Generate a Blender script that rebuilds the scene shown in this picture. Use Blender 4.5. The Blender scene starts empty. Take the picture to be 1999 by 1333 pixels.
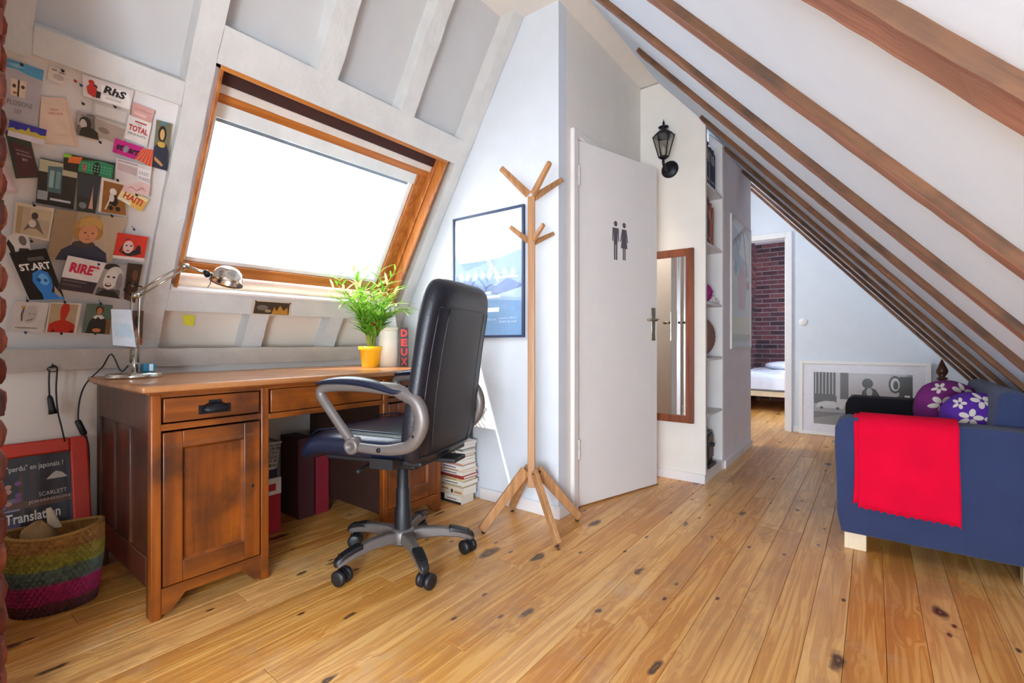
import bpy, math, random
from mathutils import Vector, Matrix, Euler
random.seed(7)
SC = bpy.context.scene
COL = SC.collection
PI = math.pi
# ------------------------------------------------------------------ camera
F, H, YAW = 920.0, 0.925, math.radians(37.5)
cd = bpy.data.cameras.new('camera'); cam = bpy.data.objects.new('camera', cd); COL.objects.link(cam)
cd.sensor_width = 36; cd.lens = 36 * F / 1999; cd.clip_start = .02
cam.location = (0, 0, H); cam.rotation_euler = (PI / 2, 0, YAW)
SC.camera = cam
# ------------------------------------------------------------------ world, sun, lights, exposure
SC.view_settings.view_transform = 'Standard'; SC.view_settings.look = 'None'
SC.view_settings.gamma = 1; SC.view_settings.use_curve_mapping = False
SC.view_settings.exposure = 0.56
SC.cycles.use_denoising = True
SC.cycles.max_bounces = 10; SC.cycles.diffuse_bounces = 5; SC.cycles.glossy_bounces = 4
SC.cycles.transparent_max_bounces = 12; SC.cycles.sample_clamp_indirect = 8
w = bpy.data.worlds.new('sky'); SC.world = w; w.use_nodes = True
bg = w.node_tree.nodes['Background']; bg.inputs[0].default_value = (.82, .91, 1, 1); bg.inputs[1].default_value = 6
sd = bpy.data.lights.new('sun', 'SUN'); sun = bpy.data.objects.new('sun', sd); COL.objects.link(sun)
sd.energy = 9; sd.color = (1, .93, .82); sd.angle = .012
sun.rotation_euler = Vector((.34, .72, -1)).to_track_quat('-Z', 'Y').to_euler()
def area(name, loc, aim, sx, sy, e, col):
    d = bpy.data.lights.new(name, 'AREA'); d.shape = 'RECTANGLE'; d.size = sx; d.size_y = sy; d.energy = e; d.color = col
    o = bpy.data.objects.new(name, d); COL.objects.link(o); o.location = loc
    o.rotation_euler = (Vector(aim) - Vector(loc)).to_track_quat('-Z', 'Y').to_euler()
    return o
area('rear_fill_light', (-.1, -2.5, 1.0), (-.7, 1.5, 1.1), 1.5, 1.3, 56, (.80, .90, 1))  # added fill behind the camera; no window is built there
area('right_fill_light', (.34, -1.0, .80), (-.7, 2.6, .8), .9, .8, 92, (.76, .88, 1))  # added fill at the right roof behind the camera, which has no opening
area('skylight_light', (-2.42, 1.34, 1.62), (-.9, 2.0, .8), 1.0, .7, 4, (.97, .98, 1))
area('hall_skylight_light', (-2.2, 4.6, 1.9), (-.1, 5.3, .8), .9, .8, 84, (.83, .92, 1))
area('bedroom_window_light', (.8, 7.4, 1.6), (-1.2, 7.9, .9), .9, 1.0, 26, (.76, .85, 1))
area('toilet_fill_light', (-1.55, 2.62, 2.3), (-1.55, 2.6, 0), .2, .2, 9, (1, .82, .64))  # added fill so the mirror reflects a lit toilet interior

# ------------------------------------------------------------------ materials
def lin(c):
    if isinstance(c, str): c = tuple(int(c[i:i + 2], 16) for i in (0, 2, 4))
    return tuple(((x / 255) / 12.92 if x / 255 <= .04045 else ((x / 255 + .055) / 1.055) ** 2.4) for x in c) + (1,)
_m = {}
class NT:
    def __init__(s, name):
        s.m = bpy.data.materials.new(name); s.m.use_nodes = True; s.t = s.m.node_tree; s.b = s.t.nodes['Principled BSDF']
    def n(s, typ, **kw):
        o = s.t.nodes.new(typ)
        for k, v in kw.items():
            if k.startswith('i_'):
                key = k[2:]; key = int(key) if key.isdigit() else key.replace('_', ' ')
                o.inputs[key].default_value = v
            else: setattr(o, k, v)
        return o
    def l(s, a, ao, b, bi): s.t.links.new(a.outputs[ao], b.inputs[bi])
    def ramp(s, stops, interp='LINEAR'):
        r = s.n('ShaderNodeValToRGB'); cr = r.color_ramp; cr.interpolation = interp
        while len(cr.elements) < len(stops): cr.elements.new(.5)
        for e, (p, c) in zip(cr.elements, stops): e.position = p; e.color = c
        return r
def mat(name, c, rough=.6, metal=0, bump=0, bscale=60, var=.06, spec=.5, coat=0, emit=0, sheen=0, vscale=9):
    if name in _m: return _m[name]
    q = NT(name); c = lin(c); b = q.b
    b.inputs['Roughness'].default_value = rough; b.inputs['Metallic'].default_value = metal
    b.inputs['Specular IOR Level'].default_value = spec; b.inputs['Coat Weight'].default_value = coat
    b.inputs['Sheen Weight'].default_value = sheen
    tc = q.n('ShaderNodeTexCoord')
    nz = q.n('ShaderNodeTexNoise', i_Scale=vscale, i_Detail=3.0); q.l(tc, 'Object', nz, 'Vector')
    lo = tuple(x * (1 - var) for x in c[:3]) + (1,); hi = tuple(min(1, x * (1 + var)) for x in c[:3]) + (1,)
    r = q.ramp([(.3, lo), (.7, hi)]); q.l(nz, 'Fac', r, 'Fac'); q.l(r, 'Color', b, 'Base Color')
    if bump:
        n2 = q.n('ShaderNodeTexNoise', i_Scale=bscale, i_Detail=4.0); q.l(tc, 'Object', n2, 'Vector')
        bp = q.n('ShaderNodeBump', i_Strength=bump, i_Distance=.004); q.l(n2, 'Fac', bp, 'Height'); q.l(bp, 'Normal', b, 'Normal')
    _m[name] = q.m; return q.m
def wood(name, c1, c2, c3=None, axis='Z', fine=55, rough=.5, coat=0, stain=None, bump=.25, along=2.2, rnd=True):
    """grain runs along axis (object space)"""
    if name in _m: return _m[name]
    q = NT(name); b = q.b; b.inputs['Roughness'].default_value = rough; b.inputs['Coat Weight'].default_value = coat
    tc = q.n('ShaderNodeTexCoord'); mp = q.n('ShaderNodeMapping')
    s = {'X': (along, fine, fine), 'Y': (fine, along, fine), 'Z': (fine, fine, along)}[axis]
    mp.inputs['Scale'].default_value = s
    if rnd:
        oi = q.n('ShaderNodeObjectInfo'); mu = q.n('ShaderNodeMath', operation='MULTIPLY', i_1=37.0); q.l(oi, 'Random', mu, 0)
        ad = q.n('ShaderNodeVectorMath', operation='ADD'); q.l(tc, 'Object', ad, 0); q.l(mu, 'Value', ad, 1); q.l(ad, 'Vector', mp, 'Vector')
    else: q.l(tc, 'Object', mp, 'Vector')
    nz = q.n('ShaderNodeTexNoise', i_Scale=.45, i_Detail=10.0, i_Roughness=.62, i_Distortion=.6); q.l(mp, 'Vector', nz, 'Vector')
    st = [(.3, lin(c1)), (.62, lin(c2))] + ([(.8, lin(c3))] if c3 else [])
    r = q.ramp(st); q.l(nz, 'Fac', r, 'Fac'); out = r
    if stain:
        n2 = q.n('ShaderNodeTexNoise', i_Scale=7.0, i_Detail=5.0); q.l(tc, 'Object', n2, 'Vector')
        r2 = q.ramp([(.47, (0, 0, 0, 1)), (.68, (.8, .8, .8, 1))]); q.l(n2, 'Fac', r2, 'Fac')
        mx = q.n('ShaderNodeMixRGB', blend_type='MIX'); mx.inputs[2].default_value = lin(stain)
        q.l(r2, 'Color', mx, 0); q.l(r, 'Color', mx, 1); out = mx
    q.l(out, 'Color', b, 'Base Color')
    bp = q.n('ShaderNodeBump', i_Strength=bump, i_Distance=.002); q.l(nz, 'Fac', bp, 'Height'); q.l(bp, 'Normal', b, 'Normal')
    _m[name] = q.m; return q.m
def floor_mat():
    q = NT('pine_floor'); b = q.b
    g = q.n('ShaderNodeNewGeometry'); oi = q.n('ShaderNodeObjectInfo')
    mu = q.n('ShaderNodeMath', operation='MULTIPLY', i_1=53.0); q.l(oi, 'Random', mu, 0)
    cb = q.n('ShaderNodeCombineXYZ'); q.l(mu, 'Value', cb, 2); 
    ad = q.n('ShaderNodeVectorMath', operation='ADD'); q.l(g, 'Position', ad, 0); q.l(cb, 'Vector', ad, 1)
    # knots
    mk = q.n('ShaderNodeMapping'); mk.inputs['Scale'].default_value = (4.6, 1.9, 1); q.l(ad, 'Vector', mk, 'Vector')
    vo = q.n('ShaderNodeTexVoronoi', voronoi_dimensions='3D', i_Scale=1.0); q.l(mk, 'Vector', vo, 'Vector')
    vo2 = q.n('ShaderNodeTexVoronoi', voronoi_dimensions='2D', i_Scale=1.0)
    kn = q.n('ShaderNodeTexNoise', i_Scale=14.0, i_Detail=2.0); q.l(g, 'Position', kn, 'Vector'); ks = q.n('ShaderNodeVectorMath', operation='SCALE'); ks.inputs['Scale'].default_value = .16; q.l(kn, 'Color', ks, 0); ka = q.n('ShaderNodeVectorMath', operation='ADD'); q.l(mk, 'Vector', ka, 0); q.l(ks, 'Vector', ka, 1); q.l(ka, 'Vector', vo2, 'Vector')
    sepk = q.n('ShaderNodeSeparateColor'); q.l(vo2, 'Color', sepk, 'Color'); mk2 = q.n('ShaderNodeMath', operation='MULTIPLY_ADD', i_1=1.6, i_2=.55); q.l(sepk, 'Green', mk2, 0); mk3 = q.n('ShaderNodeMath', operation='MULTIPLY'); q.l(vo2, 'Distance', mk3, 0); q.l(mk2, 'Value', mk3, 1)
    kr = q.ramp([(.0, (.6, .6, .6, 1)), (.03, (1, 1, 1, 1)), (.06, (.8, .8, .8, 1)), (.10, (0, 0, 0, 1))]); q.l(mk3, 'Value', kr, 'Fac')
    sep = q.n('ShaderNodeSeparateColor'); q.l(vo2, 'Color', sep, 'Color')
    gt = q.n('ShaderNodeMath', operation='GREATER_THAN', i_1=.5); q.l(sep, 'Red', gt, 0)
    kf = q.n('ShaderNodeMath', operation='MULTIPLY'); q.l(kr, 'Color', kf, 0); q.l(gt, 'Value', kf, 1)
    hr = q.ramp([(.0, (1, 1, 1, 1)), (.32, (0, 0, 0, 1))]); q.l(vo2, 'Distance', hr, 'Fac')   # grain sweeps round the knot
    # grain
    mg = q.n('ShaderNodeMapping'); mg.inputs['Scale'].default_value = (34, 1.5, 34); q.l(ad, 'Vector', mg, 'Vector')
    hx = q.n('ShaderNodeMath', operation='MULTIPLY', i_1=.9); q.l(hr, 'Color', hx, 0)
    a2 = q.n('ShaderNodeVectorMath', operation='ADD'); q.l(mg, 'Vector', a2, 0); q.l(hx, 'Value', a2, 1)
    nz = q.n('ShaderNodeTexNoise', i_Scale=1.0, i_Detail=5.0, i_Distortion=.9); q.l(a2, 'Vector', nz, 'Vector')
    wv = q.n('ShaderNodeMath', operation='SINE'); m9 = q.n('ShaderNodeMath', operation='MULTIPLY', i_1=21.0)
    q.l(nz, 'Fac', m9, 0); q.l(m9, 'Value', wv, 0)
    mr = q.n('ShaderNodeMapRange', i_1=-1.0, i_2=1.0, i_3=0.0, i_4=1.0); q.l(wv, 'Value', mr, 0)
    r1 = q.ramp([(0, lin('BC7428')), (.5, lin('E0A04A')), (1, lin('F0BC6E'))]); q.l(mr, 'Result', r1, 'Fac')
    # plank tint
    tr = q.ramp([(0, lin('CC8438')), (.35, lin('E0A24E')), (.7, lin('F0BE7C')), (1, lin('D4923E'))]); q.l(oi, 'Random', tr, 'Fac')
    m1 = q.n('ShaderNodeMixRGB', blend_type='MIX'); m1.inputs[0].default_value = .5; q.l(r1, 'Color', m1, 1); q.l(tr, 'Color', m1, 2)
    # streaks + worn pale patches
    ms = q.n('ShaderNodeMapping'); ms.inputs['Scale'].default_value = (9, .9, 9); q.l(ad, 'Vector', ms, 'Vector')
    n3 = q.n('ShaderNodeTexNoise', i_Scale=1.0, i_Detail=5.0); q.l(ms, 'Vector', n3, 'Vector')
    rs = q.ramp([(.36, (.5, .5, .5, 1)), (.5, (0, 0, 0, 1))]); q.l(n3, 'Fac', rs, 'Fac')
    m2 = q.n('ShaderNodeMixRGB'); m2.inputs[2].default_value = lin('AE6E34'); q.l(rs, 'Color', m2, 0); q.l(m1, 'Color', m2, 1)
    n4 = q.n('ShaderNodeTexNoise', i_Scale=2.2, i_Detail=8.0, i_Roughness=.7); q.l(g, 'Position', n4, 'Vector')
    rw = q.ramp([(.55, (0, 0, 0, 1)), (.72, (.45, .45, .45, 1))]); q.l(n4, 'Fac', rw, 'Fac')
    m3 = q.n('ShaderNodeMixRGB'); m3.inputs[2].default_value = lin('D8BC9C'); q.l(rw, 'Color', m3, 0); q.l(m2, 'Color', m3, 1)
    m4 = q.n('ShaderNodeMixRGB'); m4.inputs[2].default_value = lin('3E2212'); q.l(kf, 'Value', m4, 0); q.l(m3, 'Color', m4, 1)
    # small extra knots and greyish ground-in dirt
    v5 = q.n('ShaderNodeTexVoronoi', voronoi_dimensions='2D', i_Scale=1.0); m5 = q.n('ShaderNodeMapping'); m5.inputs['Scale'].default_value = (7.5, 3.6, 1); m5.inputs['Location'].default_value = (3.3, 1.7, 0)
    q.l(ad, 'Vector', m5, 'Vector'); q.l(m5, 'Vector', v5, 'Vector'); r5 = q.ramp([(.03, (1, 1, 1, 1)), (.065, (0, 0, 0, 1))]); q.l(v5, 'Distance', r5, 'Fac')
    s5 = q.n('ShaderNodeSeparateColor'); q.l(v5, 'Color', s5, 'Color'); g5 = q.n('ShaderNodeMath', operation='GREATER_THAN', i_1=.62); q.l(s5, 'Red', g5, 0); k5 = q.n('ShaderNodeMath', operation='MULTIPLY'); q.l(r5, 'Color', k5, 0); q.l(g5, 'Value', k5, 1)
    m6 = q.n('ShaderNodeMixRGB'); m6.inputs[2].default_value = lin('5A3218'); q.l(k5, 'Value', m6, 0); q.l(m4, 'Color', m6, 1)
    n7 = q.n('ShaderNodeTexNoise', i_Scale=3.4, i_Detail=9.0, i_Roughness=.75); a7 = q.n('ShaderNodeVectorMath', operation='ADD'); a7.inputs[1].default_value = (7, 3, 0); q.l(g, 'Position', a7, 0); q.l(a7, 'Vector', n7, 'Vector')
    r7 = q.ramp([(.54, (0, 0, 0, 1)), (.7, (.42, .42, .42, 1))]); q.l(n7, 'Fac', r7, 'Fac'); m7 = q.n('ShaderNodeMixRGB'); m7.inputs[2].default_value = lin('8A6E58'); q.l(r7, 'Color', m7, 0); q.l(m6, 'Color', m7, 1); m4 = m7
    q.l(m4, 'Color', b, 'Base Color')
    rr = q.ramp([(.3, (.3, .3, .3, 1)), (.75, (.46, .46, .46, 1))]); q.l(n4, 'Fac', rr, 'Fac'); q.l(rr, 'Color', b, 'Roughness')
    bp = q.n('ShaderNodeBump', i_Strength=.22, i_Distance=.002); q.l(mr, 'Result', bp, 'Height'); q.l(bp, 'Normal', b, 'Normal')
    b.inputs['Coat Weight'].default_value = .35; b.inputs['Coat Roughness'].default_value = .38
    return q.m
def brick_mat(name, cols, rough=.9):
    q = NT(name); b = q.b; b.inputs['Roughness'].default_value = rough
    oi = q.n('ShaderNodeObjectInfo'); r = q.ramp([(i / (len(cols) - 1), lin(c)) for i, c in enumerate(cols)]); q.l(oi, 'Random', r, 'Fac')
    tc = q.n('ShaderNodeTexCoord'); nz = q.n('ShaderNodeTexNoise', i_Scale=38.0, i_Detail=6.0); q.l(tc, 'Object', nz, 'Vector')
    r2 = q.ramp([(.35, (.45, .45, .45, 1)), (.6, (1, 1, 1, 1))]); q.l(nz, 'Fac', r2, 'Fac')
    mx = q.n('ShaderNodeMixRGB', blend_type='MULTIPLY'); mx.inputs[0].default_value = .7; q.l(r, 'Color', mx, 1); q.l(r2, 'Color', mx, 2)
    q.l(mx, 'Color', b, 'Base Color')
    bp = q.n('ShaderNodeBump', i_Strength=.7, i_Distance=.006); q.l(nz, 'Fac', bp, 'Height'); q.l(bp, 'Normal', b, 'Normal')
    return q.m
def glass_mat(name, tint=(1, 1, 1, 1), refl=.08, rough=.02, edge=.75):
    if name in _m: return _m[name]
    m = bpy.data.materials.new(name); m.use_nodes = True; t = m.node_tree; t.nodes.clear()
    o = t.nodes.new('ShaderNodeOutputMaterial'); mx = t.nodes.new('ShaderNodeMixShader'); tr = t.nodes.new('ShaderNodeBsdfTransparent')
    gl = t.nodes.new('ShaderNodeBsdfGlossy'); gl.inputs['Roughness'].default_value = rough; tr.inputs[0].default_value = tint
    lw = t.nodes.new('ShaderNodeLayerWeight'); lw.inputs[0].default_value = .25
    mr = t.nodes.new('ShaderNodeMapRange'); mr.inputs[3].default_value = refl; mr.inputs[4].default_value = edge
    t.links.new(lw.outputs['Facing'], mr.inputs[0]); t.links.new(mr.outputs[0], mx.inputs[0])
    t.links.new(tr.outputs[0], mx.inputs[1]); t.links.new(gl.outputs[0], mx.inputs[2]); t.links.new(mx.outputs[0], o.inputs[0])
    _m[name] = m; return m
def translucent(name, c, amt=.4, rough=.6):
    if name in _m: return _m[name]
    m = mat(name, c, rough); t = m.node_tree; b = t.nodes['Principled BSDF']; out = [n for n in t.nodes if n.type == 'OUTPUT_MATERIAL'][0]
    tl = t.nodes.new('ShaderNodeBsdfTranslucent'); tl.inputs[0].default_value = lin(c); mx = t.nodes.new('ShaderNodeMixShader'); mx.inputs[0].default_value = amt
    t.links.new(b.outputs[0], mx.inputs[1]); t.links.new(tl.outputs[0], mx.inputs[2]); t.links.new(mx.outputs[0], out.inputs[0])
    return m
def ink(c, rough=.55):
    """flat printed colour"""
    k = 'ink_' + (c if isinstance(c, str) else '_'.join(map(str, c)))
    return mat(k, c, rough, var=.05, vscale=30)
PLASTER = mat('white_plaster', 'E2DCD4', .9, bump=.25, bscale=35, var=.02, spec=.2)
PLASTER_C = mat('cool_white_plaster', 'D4D8DE', .9, bump=.25, bscale=30, var=.02, spec=.2)
PAINT_WOOD = mat('rough_white_painted_timber', 'CECCC8', .75, bump=.9, bscale=48, var=.05, spec=.3)
BEAM_P = mat('taupe_painted_beam', 'B4AAA0', .8, bump=1.0, bscale=45, var=.08, spec=.25)
PANEL_M = mat('panel_white_paint', 'C2C1C0', .85, bump=.15, bscale=25, var=.02, spec=.2)
WHITE = mat('white_gloss_paint', 'E4DEDA', .42, var=.015)
BOARD_M = mat('board_white', 'DEDAD8', .7, var=.02, bump=.1)
SKIRT = mat('skirting_white', 'E2DDDC', .5, var=.02)
RAFTER = wood('rafter_wood', '6A3E2C', 'A87660', 'D8B4A2', axis='X', fine=90, along=3.5, rough=.7, stain='84604E', bump=1.0)
WINWOOD_V = wood('varnished_window_wood_v', '8E4716', 'BE7430', 'CC8A48', axis='Z', fine=80, along=3, rough=.35, coat=.2)
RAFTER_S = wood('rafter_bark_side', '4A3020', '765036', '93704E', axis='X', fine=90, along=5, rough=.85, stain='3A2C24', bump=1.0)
WINWOOD = wood('varnished_window_wood', '8E4716', 'BE7430', 'CC8A48', axis='Y', fine=80, along=3, rough=.35, coat=.2)
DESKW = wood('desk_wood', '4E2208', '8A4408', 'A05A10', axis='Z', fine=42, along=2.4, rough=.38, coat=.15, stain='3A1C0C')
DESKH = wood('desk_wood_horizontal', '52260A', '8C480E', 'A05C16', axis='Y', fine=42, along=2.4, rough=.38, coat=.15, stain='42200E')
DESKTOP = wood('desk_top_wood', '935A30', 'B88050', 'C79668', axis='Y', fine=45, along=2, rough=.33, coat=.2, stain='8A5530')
DESKS = wood('desk_side_varnish_shaded', '2E160C', '552A14', '6A3618', axis='Z', fine=42, along=2.4, rough=.4, coat=.1, stain='20100A')  # brown-red varnish; the side's shade is put into its colour as well
DESKD = mat('desk_dark_inside', '3A1E10', .7)
OAK = wood('oak_stand_wood', '99683F', 'BD8B5C', 'CB9C6E', axis='Z', fine=90, along=4, rough=.5)
OAKX = wood('oak_arm_wood', '99683F', 'BD8B5C', 'CB9C6E', axis='X', fine=90, along=4, rough=.5)
BIRCH = wood('pale_birch', 'D9C3A0', 'E6D3B4', axis='Z', fine=40, rough=.5)
BLACKP = mat('black_plastic', '17171A', .45)
IRON = mat('black_iron', '16161C', .45, metal=.4, bump=.2)
CHROME = mat('brushed_chrome', 'C9C4BC', .18, metal=1, var=.03)
NICKEL = mat('nickel', 'BDB6A6', .25, metal=1)
GREYP = mat('silver_grey_plastic', '6E6662', .4, metal=.3)
LEATHER = mat('black_leather', '14161F', .40, bump=.25, bscale=160, spec=.5)
LEATHER2 = mat('black_leather_glossy', '141C30', .3, bump=.15, bscale=120)
SOFA_M = mat('blue_sofa_fabric', '2B385E', .95, bump=.5, bscale=300, sheen=.15)
BLACKF = mat('black_fabric', '15151C', .95, bump=.4, bscale=250)
RED_F = mat('red_fleece', 'D40430', .95, bump=.5, bscale=120, spec=.15)
MIRROR = mat('mirror_silver', 'E6E6E6', .015, metal=1, var=0)
GLASS = glass_mat('clear_glass', refl=.04)
PGLASS = glass_mat('picture_glass', refl=.01, edge=.13)
PAPER = mat('paper_white', 'E6E2DC', .8, var=.03)

# ------------------------------------------------------------------ mesh builders
class MB:
    def __init__(s): s.v = []; s.f = []; s.mi = []; s.ms = []; s.sm = []
    def _m(s, m):
        if m not in s.ms: s.ms.append(m)
        return s.ms.index(m)
    def add(s, vs, fs, m=None, smooth=False, T=None):
        o = len(s.v); i = s._m(m)
        for p in vs:
            p = Vector(p); s.v.append(tuple(T @ p) if T is not None else tuple(p))
        for f in fs: s.f.append(tuple(o + k for k in f)); s.mi.append(i); s.sm.append(smooth)
        return s
    def box(s, a, b, m=None, T=None):
        x0, y0, z0 = [min(a[i], b[i]) for i in range(3)]; x1, y1, z1 = [max(a[i], b[i]) for i in range(3)]
        return s.add([(x0, y0, z0), (x1, y0, z0), (x1, y1, z0), (x0, y1, z0), (x0, y0, z1), (x1, y0, z1), (x1, y1, z1), (x0, y1, z1)],
              [(0, 3, 2, 1), (4, 5, 6, 7), (0, 1, 5, 4), (1, 2, 6, 5), (2, 3, 7, 6), (3, 0, 4, 7)], m, False, T)
    def hexa(s, p, m=None, T=None):   # 8 points: bottom ring, top ring
        return s.add(p, [(0, 3, 2, 1), (4, 5, 6, 7), (0, 1, 5, 4), (1, 2, 6, 5), (2, 3, 7, 6), (3, 0, 4, 7)], m, False, T)
    def prism(s, poly, d, m=None, T=None):   # poly list of 3d points, extruded by vector d
        n = len(poly); d = Vector(d); vs = [Vector(p) for p in poly] + [Vector(p) + d for p in poly]
        return s.add(vs, [tuple(range(n))[::-1], tuple(range(n, 2 * n))] + [(i, (i + 1) % n, n + (i + 1) % n, n + i) for i in range(n)], m, False, T)
    def loft(s, rings, m=None, cap=True, smooth=True, T=None, closed=False):
        n = len(rings[0]); vs = [p for r in rings for p in r]; fs = []
        k = len(rings)
        for i in range(k if closed else k - 1):
            for j in range(n):
                a, b = i * n, ((i + 1) % k) * n
                fs.append((a + j, a + (j + 1) % n, b + (j + 1) % n, b + j))
        if cap and not closed: fs += [tuple(range(n))[::-1], tuple(range((k - 1) * n, k * n))]
        return s.add(vs, fs, m, smooth, T)
    def lathe(s, prof, m=None, seg=24, T=None, cap=True, smooth=True):   # prof (r,z)
        rings = [[(r * math.cos(2 * PI * j / seg), r * math.sin(2 * PI * j / seg), z) for j in range(seg)] for r, z in prof]
        return s.loft(rings, m, cap, smooth, T)
    def tube(s, pts, r, m=None, seg=8, T=None, flat=None, up=None, closed=False):
        pts = [Vector(p) for p in pts]; rings = []; N = len(pts); prev = None
        for i, p in enumerate(pts):
            if closed: d = pts[(i + 1) % N] - pts[i - 1]
            else: d = (pts[min(i + 1, N - 1)] - pts[max(i - 1, 0)])
            d.normalize()
            u = Vector(up) if up is not None else (prev if prev is not None else (Vector((0, 0, 1)) if abs(d.z) < .9 else Vector((1, 0, 0))))
            a = d.cross(u)
            if a.length < 1e-6: a = d.cross(Vector((1, 0, 0)))
            a.normalize(); b = a.cross(d).normalized()
            if up is None: prev = b
            rr = r[i] if isinstance(r, (list, tuple)) else r; fb = rr * (flat or 1)
            rings.append([p + a * rr * math.cos(2 * PI * j / seg) + b * fb * math.sin(2 * PI * j / seg) for j in range(seg)])
        return s.loft(rings, m, True, True, T, closed)
    def build(s, name, m=None, parent=None, org=(0, 0, 0), bevel=0, sub=0, seg=2, label=None, kind=None):
        me = bpy.data.meshes.new(name); org = Vector(org)
        me.from_pydata([tuple(Vector(p) - org) for p in s.v], [], s.f)
        for q in s.ms: me.materials.append(q if q is not None else m)
        me.polygons.foreach_set('material_index', s.mi); me.polygons.foreach_set('use_smooth', s.sm); me.update()
        o = bpy.data.objects.new(name, me); COL.objects.link(o)
        if parent is not None: o.parent = parent
        else: o.location = org
        if bevel:
            b = o.modifiers.new('bevel', 'BEVEL'); b.width = bevel; b.segments = seg; b.limit_method = 'ANGLE'; b.angle_limit = .7
            b.harden_normals = False
            for p in me.polygons: p.use_smooth = True
            if hasattr(me, 'set_sharp_from_angle'): me.set_sharp_from_angle(angle=.9)
        if sub: q = o.modifiers.new('sub', 'SUBSURF'); q.levels = sub; q.render_levels = sub
        if label: o['label'] = label
        if kind: o['kind'] = kind
        return o
def tag(o, label, cat, group=None, kind=None):
    if label: o['label'] = label
    if cat: o['category'] = cat
    if group: o['group'] = group
    if kind: o['kind'] = kind
    return o
class Thing:
    """an Empty at the base; parts are built in world coordinates (local=False) or in the thing's own space"""
    def __init__(s, name, label, cat, loc=(0, 0, 0), rz=0, group=None, local=False):
        s.o = bpy.data.objects.new(name, None); COL.objects.link(s.o); s.o.empty_display_size = .05
        s.o.location = loc; s.o.rotation_euler = (0, 0, rz); s.org = (0, 0, 0) if local else tuple(loc); tag(s.o, label, cat, group)
    def part(s, name, mb, m=None, parent=None, **kw):
        return mb.build(name, m, parent or s.o, s.org, **kw)
def struct(name, mb, m=None, parent=None, **kw):
    o = mb.build(name, m, parent, **kw)
    if parent is None: o['kind'] = 'structure'
    return o
def copy_tree(o, parent=None):
    c = o.copy(); COL.objects.link(c); c.parent = parent
    for ch in list(o.children): copy_tree(ch, c)
    return c
# pixel of the photograph -> point on a known plane of the room
CY, SY = math.cos(YAW), math.sin(YAW)
def ray(u, v): a = u - 1000; return Vector((-SY * F + CY * a, CY * F + SY * a, 665 - v))
CAMP = Vector((0, 0, H))
def on_y(u, v, y): d = ray(u, v); return CAMP + d * (y / d.y)
def on_x(u, v, x): d = ray(u, v); return CAMP + d * (x / d.x)
# left roof slope frame:  y along the eaves, s up the slope, r into the room
SE, SN = Vector((.527, 0, .8499)), Vector((.8499, 0, -.527)); S0 = Vector((-3.21, 0, 0))
def SL(y, s, r=0): return S0 + Vector((0, y, 0)) + SE * s + SN * r
def on_slope(u, v, r=0):
    d = ray(u, v); t = (S0 + SN * r - CAMP).dot(SN) / d.dot(SN); return CAMP + d * t
TS = Matrix(((SE.x, 0, SN.x, S0.x), (0, 1, 0, 0), (SE.z, 0, SN.z, S0.z), (0, 0, 0, 1)))  # (s, y, r)
def sbox(mb, y0, y1, s0, s1, r0, r1, m=None): return mb.box((s0, y0, r0), (s1, y1, r1), m, TS)
def rough_beam(mb, T, L, y0, y1, r0, r1, m, n=26, amp=.004, ms=None):
    rings = []
    for i in range(n + 1):
        x = L[0] + (L[1] - L[0]) * i / n; j = lambda: random.uniform(-amp, amp)
        rings.append([(x, y0 + j(), r0), (x, y0 + j(), r1 + j()), (x, y1 + j(), r1 + j()), (x, y1 + j(), r0)])
    k0 = len(mb.f); mb.loft(rings, m, True, False, T)
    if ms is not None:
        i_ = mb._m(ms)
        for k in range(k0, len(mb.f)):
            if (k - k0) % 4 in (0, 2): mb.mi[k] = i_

# ================================================================== THE ROOM
FLOOR = floor_mat()
fb = MB().box((-3.3, -3, -.08), (1.35, 9.0, -.022), mat('floor_gap', '2A1709', .9))
floor = struct('floor', fb)
PW = .100
plank_cache = {}
def plank(x, y0, y1):
    L = y1 - y0; g = .0006
    key = round(L, 3)
    if key not in plank_cache:
        mb = MB(); a, b_, c = PW / 2 - g, L - g, .001
        mb.add([(-a, g, -.022), (a, g, -.022), (a, b_, -.022), (-a, b_, -.022), (-a, g, -c), (a, g, -c), (a, b_, -c), (-a, b_, -c),
                (-a + c, g + c, 0), (a - c, g + c, 0), (a - c, b_ - c, 0), (-a + c, b_ - c, 0)],
               [(8, 9, 10, 11), (4, 5, 9, 8), (5, 6, 10, 9), (6, 7, 11, 10), (7, 4, 8, 11), (0, 1, 5, 4), (1, 2, 6, 5), (2, 3, 7, 6), (3, 0, 4, 7)], FLOOR)
        plank_cache[key] = mb.build('plank', FLOOR, floor); o = plank_cache[key]
    else:
        o = plank_cache[key].copy(); COL.objects.link(o)
    o.location = (x, y0, 0)
x = -2.62; col = 0
while x < 1.2:
    cuts = [-2.4, [.1, .9, -.3, .5, 1.3][col % 5] + .13 * (col % 3), 0, 9.0]
    cuts[2] = cuts[1] + [2.4, 1.9, 2.8, 2.2][(col * 3) % 4]
    cuts.insert(3, cuts[2] + [2.2, 2.7, 1.8][(col * 2) % 3])
    for a, b_ in zip(cuts[:-1], cuts[1:]):
        if x > .35 and a > 3: continue
        plank(x, round(a, 2), round(b_, 2))
    x += PW; col += 1

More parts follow.
